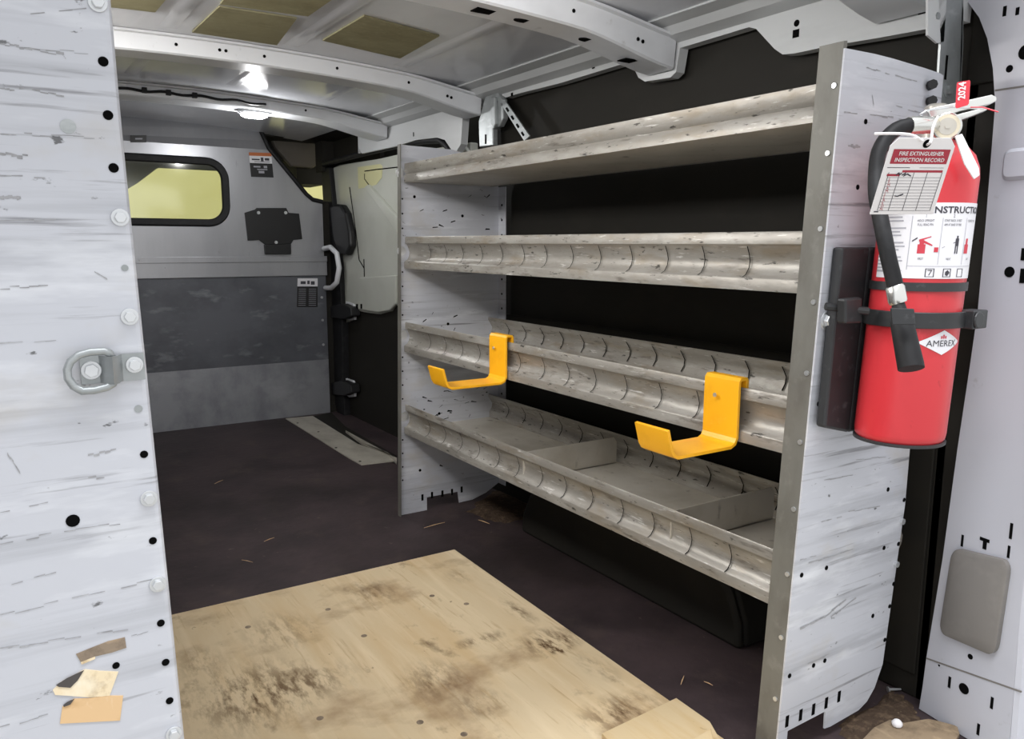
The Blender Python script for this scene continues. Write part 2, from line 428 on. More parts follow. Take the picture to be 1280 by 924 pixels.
# galvanised strut behind the extinguisher, hanging from the rail
st = thing('support_strut', 'galvanised slotted steel strut hanging from the roof rail behind the fire extinguisher', 'bracket', (1.40, .80, 1.12))
m = MB()
ys = .80
def sp(px, py): return at_y(px, py, ys)
m.slab([sp(1171, 132), sp(1199, 128), sp(1203, 58), sp(1203, -8), sp(1173, -8), sp(1176, 55)], (0, .004, 0))
m.slab([sp(1199, 128), sp(1203, 58), sp(1203, -8), sp(1203, -8) + Vector((.0, .03, 0)), sp(1199, 128) + Vector((.0, .03, 0))], (.003, 0, 0))
m.mat(1)
a = sp(1183, 83); m.box((a.x - .004, ys - .0008, a.z - .022), (a.x + .002, ys + .001, a.z + .018))
m.build('strut_bar', [GALV, HOLE], st)
m = MB()
m.slab([sp(1160, 44), sp(1172, 54), sp(1180, 52), sp(1184, -8), sp(1160, -8)], (0, .004, 0))
m.mat(1); m.disc(sp(1172, 20) + Vector((0, .001, 0)), (0, -1, 0), .006, .003, 6)
m.build('mounting_plate', [RAILP, GALV], st)
for py, s_ in ((113, 1),):
    m = MB(); m.disc(sp(1184, py) + Vector((0, .001, 0)), (0, -1, 0), .013, .003, 20); m.disc(sp(1184, py) - Vector((0, .002, 0)), (0, -1, 0), .008, .006, 6)
    m.build('bolt', GALV, st)

# ------------------------------------------------------------------ wheel arch, right
m = MB()
prof = [(1.92, 0), (1.915, .06), (1.88, .13), (1.80, .20), (1.68, .235), (1.52, .245), (1.36, .235), (1.24, .20), (1.16, .13), (1.13, .06), (1.125, 0)]
prof = [(y + .04 + (.05 if y > 1.5 else -.05), z) for y, z in prof]
m.loft([[(x, y, z if x < 1.47 else z) for y, z in prof] for x in (1.345, 1.48)])
m.loft([[(1.325, 1.5 + (y - 1.5) * .985, z * .96) for y, z in prof], [(1.345, y, z) for y, z in prof]])
struct(m.build('trim_7', LINER, smooth=40, bevel=.01))

# ------------------------------------------------------------------ front bulkhead (partition)
YB = 4.05
def B(px, py, y=YB): return at_y(px, py, y)
wx0, wx1, wz0, wz1 = .135, .945, 1.005, 1.275
bk = MB()
def bb(x0, z0, x1, z1): bk.box((x0, YB, z0), (x1, YB + .006, z1))
bb(XL, .83, wx0, 1.355); bb(wx0, .83, wx1, wz0); bb(wx0, wz1, wx1, 1.355)
d0 = (1.172, 1.355)
bk.slab([(wx1, YB, .83), (1.436, YB, .83), (1.436, YB, 1.117), (1.385, YB, 1.122), (1.352, YB, 1.145), (1.172, YB, 1.355), (wx1, YB, 1.355)], (0, .006, 0))
bk.slab([(XL, YB, 1.355), (1.172, YB, 1.355), (1.158, YB + .02, 1.40), (1.140, YB + .035, 1.463), (XL, YB + .035, 1.463)], (0, .006, .002))
for px, py in ((275, 315), (401, 314), (399, 253)):
    bk.disc(B(px, py), (0, -1, 0), .006, .004, 8)
pw = struct(bk.build('wall_front', ALUB, bevel=0))
m = MB(); m.box((XL, YB - .012, .735), (1.446, YB + .004, .832)); m.box((XL, YB - .018, .806), (1.446, YB, .834))
m.disc((.66, YB - .012, .785), (0, -1, 0), .003, .003, 6)
for x in (.2, .55, .9, 1.25): m.disc((x, YB - .018, .82), (0, -1, 0), .004, .003, 6)
struct(m.build('trim_8', ALUB, bevel=.003))
m = MB(); m.box((XL, YB - .004, 0), (1.44, YB + .008, .29))
m2 = MB(); m2.box((XL, YB - .002, .285), (1.44, YB + .008, .74))
struct(m.build('trim_9', ALUL)); 
m2.mat(1)
for z in (.62, .50, .37): m2.disc((1.415, YB - .002, z), (0, -1, 0), .007, .003, 8)
struct(m2.build('trim_10', [GREYP, ZINC]))
# edge moulding round the cut corner
m = MB()
m.tube([(1.140, YB + .025, 1.455), (1.172, YB - .004, 1.362), (1.352, YB - .004, 1.148), (1.385, YB - .004, 1.122), (1.436, YB - .004, 1.112)], .011, 8)
struct(m.build('trim_11', RUBBER, smooth=60))
# bulkhead window
cxw, czw, hw, hh = (wx0 + wx1) / 2, (wz0 + wz1) / 2, (wx1 - wx0) / 2, (wz1 - wz0) / 2
m = MB(); rings = []
for gw, yy in ((-.008, YB - .002), (-.004, YB - .012), (.020, YB - .014), (.028, YB - .002), (.028, YB + .010), (-.008, YB + .010)):
    rings.append([(x, yy, z) for x, z in rrect(cxw, czw, hw + gw, hh + gw, .075 + gw, 8)])
rings.append(rings[0]); m.loft(rings, True, False)
win = MB().slab([(x, YB + .002, z) for x, z in rrect(cxw, czw, hw - .002, hh - .002, .07, 8)], (0, .004, 0)).build('window_1', GL)
struct(win)
m.build('gasket', RUBBER, win, smooth=40)
# grab handle
m = MB()
m.tube([B(405, 311, YB - .02), B(413, 309, 3.93), B(421, 317, 3.86), B(424, 335, 3.85), B(421, 353, 3.86), B(414, 360, 3.93), B(407, 360, YB - .02)], .013, 10)
tag(m.build('grab_handle', PAINT, smooth=60), 'white tubular grab handle at the right edge of the metal bulkhead', 'handle')
# black mounting plate with ears
mp_ = thing('mounting_plate', 'black sheet metal plate with side ears bolted below the bulkhead window', 'plate', B(342, 318))
m = MB()
pl = [(319, 262), (321, 260), (358, 260), (361, 266), (374, 267), (378, 299), (367, 300), (364, 305), (332, 306), (324, 300), (310, 301), (306, 266)]
m.slab([B(a, b, YB - .010) for a, b in pl], (0, .010, 0)); m.build('plate', BLACK, mp_, bevel=.002)
m = MB(); m.slab([B(a, b, YB - .022) for a, b in [(331, 306), (364, 305), (364, 318), (332, 318)]], (0, .022, 0)); m.build('lower_tab', BLACK, mp_, bevel=.002)
for px, py in ((323, 266), (357, 266), (345, 303)):
    m = MB(); m.disc(B(px, py, YB - .010), (0, -1, 0), .008, .004, 10); m.build('bolt', ZINC, mp_)
# stickers
def sticker(name, q, label, bands):
    t = thing(name, label, 'sticker', B(*q[2], YB - .004))
    yy = YB - .003
    def pt(u, v, e=0):
        a = B(*q[0], yy).lerp(B(*q[1], yy), u); b = B(*q[3], yy).lerp(B(*q[2], yy), u); r_ = b.lerp(a, v); r_.y -= e; return r_
    m = MB()
    m.slab([pt(0, 0), pt(1, 0), pt(1, 1), pt(0, 1)], (0, .0018, 0)); m.build('backing', BLACK, t)
    for nm, mat, u0, v0, u1, v1 in bands:
        m = MB(); m.slab([pt(u0, v0, .0008), pt(u1, v0, .0008), pt(u1, v1, .0008), pt(u0, v1, .0008)], (0, .0009, 0)); m.build(nm, mat, t)
    return t, pt
t1, pt = sticker('warning_sticker', [(311, 191), (339, 192), (342, 222), (314, 221)], 'small sticker with orange top strip and white over black blocks on the bulkhead', [('orange_strip', ORANGE, 0, .88, 1, 1.02), ('white_block', WHITE, 0, .58, 1, .88)])
m = MB(); yy = .0018
for u0, u1, v0, v1 in ((.1, .45, .70, .76), (.5, .62, .66, .82), (.68, .88, .70, .80), (.2, .9, .63, .65)):
    m.slab([pt(u0, v0, yy), pt(u1, v0, yy), pt(u1, v1, yy), pt(u0, v1, yy)], (0, .0008, 0))
m.build('print', INK, t1)
m = MB()
for u0, u1, v0, v1 in ((.15, .45, .40, .46), (.30, .75, .30, .34), (.35, .6, .16, .26), (.6, .75, .38, .48)):
    m.slab([pt(u0, v0, yy), pt(u1, v0, yy), pt(u1, v1, yy), pt(u0, v1, yy)], (0, .0008, 0))
m.build('picture', INKL, t1)
t2, pt = sticker('instruction_sticker', [(372, 348), (397, 348), (397, 384), (371, 384)], 'small sticker with white heading over two dark text columns beside the grab handle', [('white_block', WHITE, 0, .72, 1, 1.0)])
m = MB()
for u0, u1, v0, v1 in ((.15, .4, .80, .90), (.48, .6, .80, .92), (.66, .85, .78, .90)):
    m.slab([pt(u0, v0, yy), pt(u1, v0, yy), pt(u1, v1, yy), pt(u0, v1, yy)], (0, .0008, 0))
m.build('print', INK, t2)
m = MB()
for k in range(9):
    for u0 in (.06, .56): m.slab([pt(u0, .06 + k * .07, yy), pt(u0 + .36, .06 + k * .07, yy), pt(u0 + .36, .075 + k * .07, yy), pt(u0, .075 + k * .07, yy)], (0, .0008, 0))
m.build('text_lines', INKL, t2)
t3, pt = sticker('maker_plate', [(163, 169), (183, 169), (183, 178), (163, 178)], 'tiny black name plate above the bulkhead window beside the rack panel', [('print', INKL, .3, .4, .75, .6)])

# ------------------------------------------------------------------ cab seen through the bulkhead openings
m = MB()
def C_(px, py, y): return at_y(px, py, y)
m.slab([C_(334, 160, 4.28), C_(372, 148, 4.28), C_(387, 152, 4.28), C_(406, 180, 4.28), C_(409, 196, 4.28), C_(392, 210, 4.28), C_(365, 208, 4.28), C_(345, 185, 4.28)], (0, .05, 0))
struct(m.build('trim_12', PILLART, bevel=.012))
m = MB(); m.box((XL, 4.11, 1.43), (1.62, 5.6, 1.46)); m.box((1.40, 4.34, 1.22), (1.56, 4.60, 1.44)); m.box((1.10, 4.33, 1.34), (1.56, 4.36, 1.47)); m.box((1.46, 4.10, 1.27), (1.56, 4.2, 1.44)); m.box((1.525, 3.50, 1.20), (1.56, 4.12, 1.45)); m.box((1.425, 4.062, 0), (1.56, 4.10, 1.115)); m.box((1.355, 3.5, 1.425), (1.56, 4.2, 1.475)); m.box((XL, 4.115, 1.40), (1.16, 4.14, 1.475))
struct(m.build('trim_13', LINER))
m = MB(); m.box((-.05, 4.62, 1.292), (1.30, 4.66, 1.43)); m.slab([at_y(a, b, 4.6) for a, b in [(100, 190), (225, 192), (212, 205), (196, 211), (172, 229), (150, 242), (100, 250)]], (0, .03, 0))
struct(m.build('trim_14', TINT, bevel=.01))
m = MB(); m.box((XL - .06, 4.06, -.3), (XL - .02, 5.6, .95)); m.box((1.56, 4.18, -.3), (1.60, 5.6, 1.02)); m.box((XL, 4.06, -.05), (1.56, 5.6, -.02)); m.box((XL, 5.5, -.3), (1.6, 5.6, .93))
struct(m.build('trim_15', BLACK))

# ------------------------------------------------------------------ sliding door on the right, ahead of the rack
XD = 1.50
def D(px, py, x=XD): return at_x(px, py, x)
m = MB()
wh = [(411, 212), (424, 206), (470, 199), (497, 193)]
botm = [(494, 381), (488, 389), (473, 393), (457, 391), (444, 388), (441, 400), (431, 404)]
up = [D(a, b) for a, b in wh] + [Vector((XD, 2.62, 1.27)), Vector((XD, 2.62, .60)), Vector((XD, 3.2, .61))] + [D(a, b) for a, b in botm] + [D(*q) for q in ((428, 380), (424, 330), (416, 270))]
m.slab(up, (.035, 0, 0))
m.slab([D(427, 400), D(432, 400), D(431, 470), D(436, 535), D(431, 537), D(428, 470)], (.03, 0, 0))
m.slab([D(431, 534), D(436, 533), D(494, 569), D(494, 573)], (.02, 0, .0))
dr = struct(m.build('door_1', DOORP, bevel=.006))
m = MB(); m.box((XD + .012, 2.50, .0), (XD + .04, 4.0, .62)); m.build('door_liner', LINER, dr)
# pressed recesses and ridge on the white door skin
m = MB(); e = -.0015
m.slab([D(a, b, XD + e) for a, b in [(447, 209), (475, 205), (478, 208), (477, 222), (470, 231), (459, 234), (448, 236)]], (.003, 0, 0))
m.build('cream_patch', CREAM, dr)
m = MB()
rd = [(453, 232), (458, 229), (497, 268), (497, 300), (478, 268)]
m.slab([D(a, b, XD - .020) for a, b in [(455, 234), (459, 231), (496, 272), (496, 292)]], (.022, 0, 0))
m.build('diagonal_rib', DOORP, dr, bevel=.004)
m = MB()
for ln in ([(456, 217), (456, 224), (462, 232), (480, 250), (497, 270)], [(456, 214), (470, 212), (497, 209)], [(437, 234), (440, 255), (445, 290), (449, 325), (455, 335)], [(455, 324), (455.5, 346)]):
    m.tube([D(a, b, XD - .001) for a, b in ln], .0028, 6)
m.build('seam', SLOT, dr)
m = MB()
m.slab([D(a, b, XD - .012) for a, b in [(449, 347), (494, 344), (494, 380), (487, 388), (472, 391), (447, 387)]], (.014, 0, 0)); m.build('lower_step', DOORP, dr, bevel=.006)
m = MB()
for px in (446, 451.5): m.slab([D(px - 1, 380, XD - .0128), D(px + 1, 380, XD - .0128), D(px + 1, 386, XD - .0128), D(px - 1, 386, XD - .0128)], (.002, 0, 0))
m.build('slot', HOLE, dr)
# black seal, latch pod and latch blocks between door and bulkhead
m = MB()
m.slab([D(a, b, 1.475) for a, b in [(401, 210), (411, 209), (416, 260), (424, 330), (427, 400), (428, 470), (431, 535), (428, 540), (417, 500), (414, 420), (412, 330), (404, 260)]], (.04, 0, 0))
m.build('door_seal', RUBBER, dr, bevel=.005)
m = MB(); m.slab([D(a, b, 1.462) for a, b in [(411, 258), (417, 255), (425, 256), (431, 266), (436, 290), (437, 308), (432, 319), (424, 318), (416, 300)]], (.04, 0, 0)); m.build('latch_pod', BLACK, dr, bevel=.012)
for dy in (0, 96):
    m = MB(); m.slab([D(a, b + dy, 1.455) for a, b in [(413, 383), (427, 380), (438, 385), (439, 395), (430, 399), (413, 397)]], (.05, 0, 0)); lb = m.build('latch_block', BLACK, dr, bevel=.004)
    m = MB(); m.slab([D(a, b + dy, 1.49) for a, b in [(432, 377), (441, 380), (444, 388), (443, 400), (436, 401), (431, 397)]], (.012, 0, 0)); m.build('latch_plate', PAINT, dr, bevel=.003)
# weatherstrip arch over the door
m = MB(); m.tube([D(a, b, 1.462) for a, b in [(405, 205), (450, 193), (500, 181), (530, 176), (550, 175), (560, 183), (566, 193)]], .014, 8)
struct(m.build('trim_16', RUBBER, smooth=60))
# step well and pale sill plate on the floor
m = MB(); m.slab([at_z(a, b, .001) for a, b in [(357, 524), (391, 521), (447, 556), (491, 571), (495, 577), (452, 582), (437, 574)]], (0, 0, .004))
m.mat(1)
for px, py in ((372, 529), (398, 540), (420, 560), (450, 577)): m.disc(at_z(px, py, .005), (0, 0, 1), .006, .0012, 8)
struct(m.build('trim_17', [STEEL, HOLE]))
m = MB(); m.slab([at_z(a, b, .0005) for a, b in [(392, 521), (414, 516), (432, 534), (497, 571), (491, 571), (447, 556)]], (0, 0, .002)); struct(m.build('trim_18', LINER))
m = MB(); m.slab([at_z(a, b, .002) for a, b in [(432, 541), (496, 576), (496, 581), (485, 569), (452, 556)]], (0, 0, .012)); struct(m.build('trim_19', STEEL))

# ------------------------------------------------------------------ wiring and dome lamp on the third bow
def bowz(x, h=.045): return roof_z(x) - h
m = MB(); pts = []
for i in range(30):
    x = .40 + .52 * i / 29
    pts.append((x, 3.193 - .0 + .002 * math.sin(i * 1.3), bowz(x) + .018 + .003 * math.sin(i * .9)))
m.tube(pts, .005, 7)
for x in (.49, .57, .66): m.box((x - .008, 3.184, bowz(x) + .010), (x + .008, 3.20, bowz(x) + .028))
tag(m.build('wiring_loom', RUBBER, smooth=50), 'black taped wiring loom clipped along the far roof bow toward the dome lamp', 'cable')
lx, ly = .895, 3.27
lt = thing('dome_lamp', 'small lit white oval dome lamp on the far roof bow above the bulkhead', 'lamp', (lx, ly, 1.40))
zb = bowz(lx)
m = MB(); m.loft([[(lx + x, ly + y, z) for x, y in rrect(0, 0, a, b, b * .9, 6)] for a, b, z in ((.062, .040, zb + .001), (.062, .040, zb - .008), (.056, .035, zb - .011))]); m.build('lamp_base', PAINT, lt, smooth=40)
m = MB(); m.loft([[(lx + x, ly + y, z) for x, y in rrect(0, 0, a, b, b * .9, 6)] for a, b, z in ((.052, .032, zb - .009), (.050, .030, zb - .018), (.035, .018, zb - .024))]); m.build('lens', LED, lt, smooth=60)

# ------------------------------------------------------------------ galvanised seat belt style bracket above the far end of the rack
bt = thing('mounting_bracket', 'galvanised bracket with slotted diagonal brace on the black wall above the far rack end', 'bracket', (1.44, 2.33, 1.14))
BX = 1.425
def K(px, py, x=BX): return at_x(px, py, x)
m = MB()
m.slab([K(a, b) for a, b in [(606, 122), (612, 116), (622, 116), (628, 124), (629, 148), (624, 158), (616, 161), (616, 182), (599, 184), (598, 152)]], (.02, 0, 0))
m.build('plate', GALV, bt, bevel=.003)
m = MB(); m.slab([K(a, b, BX - .012) for a, b in [(613, 121), (618, 121), (619, 155), (617, 160), (613, 155)]], (.013, 0, 0)); m.build('rib', GALV, bt, bevel=.003)
m = MB(); m.slab([K(606, 168, BX - .0006), K(608, 168, BX - .0006), K(608, 180, BX - .0006), K(606, 180, BX - .0006)], (.002, 0, 0)); m.build('slot', HOLE, bt); m = MB(); m.slab([K(619, 126, BX - .0006), K(622, 126, BX - .0006), K(622, 143, BX - .0006), K(619, 143, BX - .0006)], (.002, 0, 0)); m.build('slot', HOLE, bt)
m = MB()
a0, a1 = K(627, 126), K(661, 172)
m.slab([K(626, 130), K(630, 124), K(662, 170), K(655, 176)], (.004, 0, 0))
m.mat(1)
for k in range(4):
    u = .14 + k * .22
    q = [K(626 + (655 - 626) * v + du, 130 + (176 - 130) * v + dv, BX - .0006) for v, du, dv in ((u, 1.6, -.8), (u, 3.6, -2.6), (u + .1, 3.6, -2.6), (u + .1, 1.6, -.8))]
    m.slab(q, (.002, 0, 0))
m.build('brace', [GALV, HOLE], bt)

# ================================================================== SHELVING UNITS
SH = [(.282, .38, True), (.553, .65, True), (.822, .922, True), (1.09, 1.148, False)]
def lip_profile(h):
    # outline of the rolled front edge, u outward (aisle), v up
    return [(0, h), (-.002, h * .97), (-.002, h * .79), (.004, h * .755), (.010, h * .62), (.013, h * .50), (.011, h * .38), (.004, h * .27), (-.005, h * .225), (-.0065, h * .19), (-.0065, 0)]
def make_unit(near, far, front, back, mirror, root, lipin=.004):
    """front/back: aisle edge and wall edge x; mirror: -1 when the wall is on the left"""
    s = mirror
    for k, (z0, z1, deep) in enumerate(SH):
        h = z1 - z0
        fx = front + (.004, .009, .014, .0145)[k]
        prof = lip_profile(h)
        m = MB()
        if k < 3:
            m.ribbon(prof, .0022, (near + lipin, far - .012), lambda u, v, e: (fx + s * u, e, z0 + v))
            m.box((min(fx - s * .006, fx + s * .010), near + lipin, z0), (max(fx - s * .006, fx + s * .010), far - .012, z0 + .0025))
        else:
            m.ribbon([(0, h), (-.001, h * .6), (.004, h * .45), (-.002, h * .35), (-.002, 0)], .0022, (near + lipin, far - .012), lambda u, v, e: (fx + s * u, e, z0 + v))
        m.mat(1)
        if k < 3:
            y = near + .13
            while y < far - .08:
                jx = random.uniform(-.004, .004)
                hh_ = [(u, v) for u, v in prof if h * .21 < v < h * .77]
                for a, b in zip(hh_[:-1], hh_[1:]):
                    m.add([(fx + s * (a[0] - .0035), y + jx, z0 + a[1]), (fx + s * (a[0] - .0035), y + .0022 + jx, z0 + a[1]), (fx + s * (b[0] - .0035), y + .0022 + jx, z0 + b[1]), (fx + s * (b[0] - .0035), y + jx, z0 + b[1])], [(0, 1, 2, 3)])
                y += .102
        deck = MB()
        dx0, dx1 = sorted((fx + s * .012, back))
        zd = z0 + (.012 if k < 3 else .002)
        deck.box((dx0, near, zd), (dx1, far, zd + .003))
        d = deck.build('shelf', DECK, root)
        m.build('front_lip', [SHELF, SLOT], d, smooth=50)
        if deep:
            m = MB()
            bp2 = [(0, h * .12), (0, h * .35), (.010, h * .5), (.012, h * .65), (.003, h * .80), (-.004, h * .9), (-.004, h)]
            m.ribbon(bp2, -.0022, (near, far), lambda u, v, e: (back - s * .004 + s * u, e, z0 + v))
            m.mat(1)
            y = near + .08
            while y < far - .05:
                for a, b in zip(bp2[1:-2], bp2[2:-1]):
                    m.add([(back - s * .0075 + s * a[0], y, z0 + a[1]), (back - s * .0075 + s * a[0], y + .0035, z0 + a[1]), (back - s * .0075 + s * b[0], y + .0035, z0 + b[1]), (back - s * .0075 + s * b[0], y, z0 + b[1])], [(0, 1, 2, 3)])
                y += .102
            m.build('back_lip', [SHELF, SLOT], d, smooth=50)
        else:
            m = MB(); m.ribbon([(0, 0), (0, .02), (.003, .03)], -.0022, (near, far), lambda u, v, e: (back + s * u, e, z0 + v)); m.build('back_lip', SHELF, d)

# right-hand unit
FX, BXW = 1.083, 1.418
ru = thing('shelving_unit', 'grey metal shelving unit with four lipped shelves along the black right wall', 'shelving', (1.25, 1.58, 0))
make_unit(.822, 2.345, FX, BXW, 1, ru)
def yn(z): return .812 - .030 * z / 1.2
# near end panel
def NP(x, z, e=0): return Vector((x, yn(z) - e, z))
m = MB()
npoly = [(1.073, 0), (1.100, 0), (1.100, .056), (1.205, .058), (1.207, .022), (1.225, .020), (1.31, .024), (1.335, .034), (1.356, .056), (1.375, .10), (1.392, .42), (1.384, .62), (1.378, .80), (1.372, 1.0), (1.366, 1.183), (1.355, 1.185), (1.31, 1.188), (1.22, 1.192), (1.17, 1.193), (1.096, 1.192)]
m.slab([NP(x, z) for x, z in npoly], (0, .003, 0))
m.mat(1)
def nrect(px, py, w_, h_):
    c = at_y(px, py, .79); c = at_y(px, py, yn(c.z)); m.slab([NP(c.x - w_, c.z - h_, .0006), NP(c.x + w_, c.z - h_, .0006), NP(c.x + w_, c.z + h_, .0006), NP(c.x - w_, c.z + h_, .0006)], (0, .002, 0))
def nhole(px, py, rr):
    c = at_y(px, py, .79); c = at_y(px, py, yn(c.z)); m.disc(c + Vector((0, .001, 0)), (0, -1, 0), rr, .0016, 12)
for px, py in ((984, 902), (1001, 894), (1017, 887), (1033, 879), (1049, 871)): nrect(px, py, .0042, .011)
for px, py in ((1002, 719), (1033, 710), (1017, 832), (1031, 826), (987, 845), (1110, 612), (1023, 505), (1082, 152), (1072, 234), (1110, 186), (1130, 625), (1123, 680), (1117, 730), (1112, 758), (1106, 800), (1105, 685), (1091, 770)): nhole(px, py, .0042)
m.mat(2)
def scuff(m, pts3, w_, dy):
    path = []
    for i in range(len(pts3) - 1):
        for j in range(5): path.append(pts3[i].lerp(pts3[i + 1], j / 5))
    path.append(pts3[-1]); n = len(path)
    for i in range(n - 1):
        if random.random() < .16: continue
        a, b = path[i], path[i + 1]; h_ = w_ * random.uniform(.3, 1.0); h2 = w_ * random.uniform(.3, 1.0); z_ = random.uniform(-.0012, .0012)
        m.add([(a.x, a.y - dy, a.z - h_ + z_), (b.x, b.y - dy, b.z - h2 + z_), (b.x, b.y - dy, b.z + h2 + z_), (a.x, a.y - dy, a.z + h_ + z_)], [(0, 1, 2, 3)])
def nsc(px, w_):
    q = []
    for a, b in px:
        c = at_y(a, b, .79); q.append(at_y(a, b, yn(c.z)))
    scuff(m, q, w_, .0005)
for px, w_ in (([(1083, 85), (1112, 93), (1146, 102)], .0012), ([(1055, 140), (1095, 144), (1130, 150)], .0016), ([(1060, 182), (1075, 184), (1108, 189)], .0030), ([(1112, 130), (1150, 141)], .0012), ([(1108, 186), (1130, 190)], .0018), ([(1004, 706), (1035, 697), (1066, 686)], .0012), ([(1000, 786), (1030, 772), (1075, 735)], .0026), ([(1038, 772), (1070, 748)], .0018), ([(1000, 700), (1020, 695)], .0010), ([(1090, 118), (1092, 132)], .0020), ([(1010, 830), (1036, 818)], .0010), ([(1030, 600), (1066, 594)], .0012), ([(1060, 640), (1100, 632)], .0012), ([(1020, 655), (1052, 646)], .0014), ([(1070, 575), (1116, 570)], .0010)):
    nsc(px, w_)
pn = m.build('end_panel', [PANEL, HOLE, SCUFF], ru, bevel=0)
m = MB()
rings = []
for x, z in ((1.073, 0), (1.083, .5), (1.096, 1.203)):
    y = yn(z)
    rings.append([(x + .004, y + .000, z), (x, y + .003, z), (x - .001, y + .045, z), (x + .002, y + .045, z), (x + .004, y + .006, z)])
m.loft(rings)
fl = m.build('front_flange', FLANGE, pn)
m = MB()
for z in (.12, .235, .35, .465, .58, .695, .81, .925, 1.04, 1.14):
    x = 1.073 + .019 * z; m = MB(); m.disc((x + .001, yn(z) + .012, z), (-1, 0, 0), .0042, .003, 10)
    m.build('rivet', ZINC, pn)
for px, py in ((1128, 652), (1122, 706)):
    c = at_y(px, py, .80); m = MB(); m.disc((c.x, yn(c.z) + .002, c.z), (0, -1, 0), .006, .007, 8); m.disc((c.x - .004, yn(c.z) + .01, c.z), (1, 0, 0), .006, .014, 8); m.build('bolt', ZINC, pn)
c = at_y(1035, 401, .79)
m = MB(); m.disc((c.x, yn(c.z) + .002, c.z), (0, -1, 0), .0155, .004, 20); m.disc((c.x, yn(c.z) - .002, c.z), (0, -1, 0), .0115, .008, 6); m.build('bolt', ZINC, pn, bevel=.001)
for py in (107, 127):
    c = at_y(1164, py, .78); m = MB(); m.disc((c.x, yn(c.z) + .001, c.z), (-.6, -.8, 0), .008, .016, 8); m.build('bolt', BLACK, pn)
# far end panel
YF = 2.345
def FP(x, z, e=0): return Vector((x, YF - e, z))
m = MB()
fpoly = [(1.060, 0), (1.165, 0), (1.165, .045), (1.285, .045), (1.29, .004), (1.345, .006), (1.40, .022), (1.452, .05), (1.452, 1.09), (1.435, 1.145), (1.40, 1.172), (1.34, 1.192), (1.27, 1.203), (1.083, 1.206)]
m.slab([FP(x, z) for x, z in fpoly], (0, .003, 0))
m.mat(1)
for px, py in ((528, 622), (540, 619), (553, 617), (565, 615), (577, 612)):
    c = at_y(px, py, YF); m.slab([FP(c.x - .004, c.z - .011, .0006), FP(c.x + .004, c.z - .011, .0006), FP(c.x + .004, c.z + .011, .0006), FP(c.x - .004, c.z + .011, .0006)], (0, .002, 0))
for z in [.12 + .046 * i for i in range(23)]:
    if any(a - .01 < z < b + .01 for a, b, _ in SH): continue
    m.disc((1.074 + .019 * z, YF + .001, z), (0, -1, 0), .003, .0016, 8)
for px, py in ((578, 270), (560, 405), (549, 517), (525, 588), (518, 246)):
    c = at_y(px, py, YF); m.disc(c + Vector((0, .001, 0)), (0, -1, 0), .005, .0016, 10)
for _ in range(46):
    x = random.uniform(1.14, 1.42); z = random.choice([.62, .62, .93, .36, .36, .2, .2, 1.0]) + random.uniform(-.06, .06)
    w_ = random.uniform(.003, .013); h_ = random.uniform(.0008, .003); sl = random.uniform(-.004, .005)
    m.add([FP(x - w_, z - h_ - sl, .0004), FP(x + w_, z - h_ * .3 + sl, .0004), FP(x + w_ * .8, z + h_ + sl, .0004), FP(x - w_ * .7, z + h_ - sl, .0004)], [(0, 1, 2, 3)])
pf = m.build('end_panel', [PANEL, HOLE], ru)
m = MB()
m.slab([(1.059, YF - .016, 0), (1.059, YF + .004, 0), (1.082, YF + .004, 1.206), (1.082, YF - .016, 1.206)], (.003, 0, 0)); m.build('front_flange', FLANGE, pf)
m = MB(); m.slab([(1.452, YF - .045, .05), (1.452, YF + .003, .05), (1.452, YF + .003, 1.09), (1.452, YF - .045, 1.09)], (.003, 0, 0))
m.mat(1)
for z in [.13 + .05 * i for i in range(19)]: m.disc((1.4525, YF - .022, z), (-1, 0, 0), .004, .0016, 8)
m.build('back_flange', [PANEL, HOLE], pf)
for z0, z1, d_ in SH:
    z = z0 + .055 if d_ else z0 + .03
    m = MB(); m.disc((1.087, YF, z), (0, -1, 0), .015, .003, 18); m.disc((1.087, YF - .003, z), (0, -1, 0), .008, .003, 8); m.build('bolt', ZINC, pf)
# dividers on the lowest shelf
for yd in (1.645, 1.108):
    m = MB()
    m.slab([(1.094, yd, .298), (1.405, yd, .298), (1.405, yd, .358), (1.395, yd, .372), (1.10, yd, .372), (1.094, yd, .366)], (0, .0025, 0))
    m.box((1.10, yd, .2972), (1.40, yd + .03, .3002))
    m.build('divider', DECK, ru)

# left-hand unit: its end panel fills the left of the view
lu = thing('shelving_unit', 'white aluminium shelving end panel close at the left, with cargo ring and bolts', 'shelving', (-.1, 1.5, 0))
make_unit(.815, 2.345, .086, -.300, -1, lu)
YL = .800
def lx_(z): return .122 - .022 * min(1, max(0, (z - .35) / .75)) if z > .35 else .122 + .012 * (.35 - z)
m = MB()
zz = [0, .2, .4, .6, .8, 1.0, 1.19]
m.slab([(-.30, YL, 0)] + [(lx_(z) - .006, YL, z) for z in zz] + [(-.10, YL, 1.19), (-.27, YL, 1.12), (-.30, YL, 1.05)], (0, .003, 0))
rings = []
for z in zz:
    x = lx_(z); rings.append([(x - .006, YL, z), (x - .0028, YL + .0009, z), (x - .0008, YL + .003, z), (x, YL + .006, z), (x + .0005, YL + .040, z), (x - .0025, YL + .040, z), (x - .003, YL + .006, z), (x - .006, YL + .003, z)])
m.loft(rings)
m.mat(1)
def L_(px, py, y=YL): return at_y(px, py, y)
for px, py, rr in ((129, 77, .0042), (135, 144, .0042), (142, 210, .0042), (180, 568, .0036), (191, 676, .0036), (201, 779, .0036), (207, 828, .0036), (212, 876, .0036), (91, 651, .0058), (145, 832, .0033)):
    m.disc(L_(px, py) + Vector((0, .001, 0)), (0, -1, 0), rr, .0016, 14)
m.mat(2)
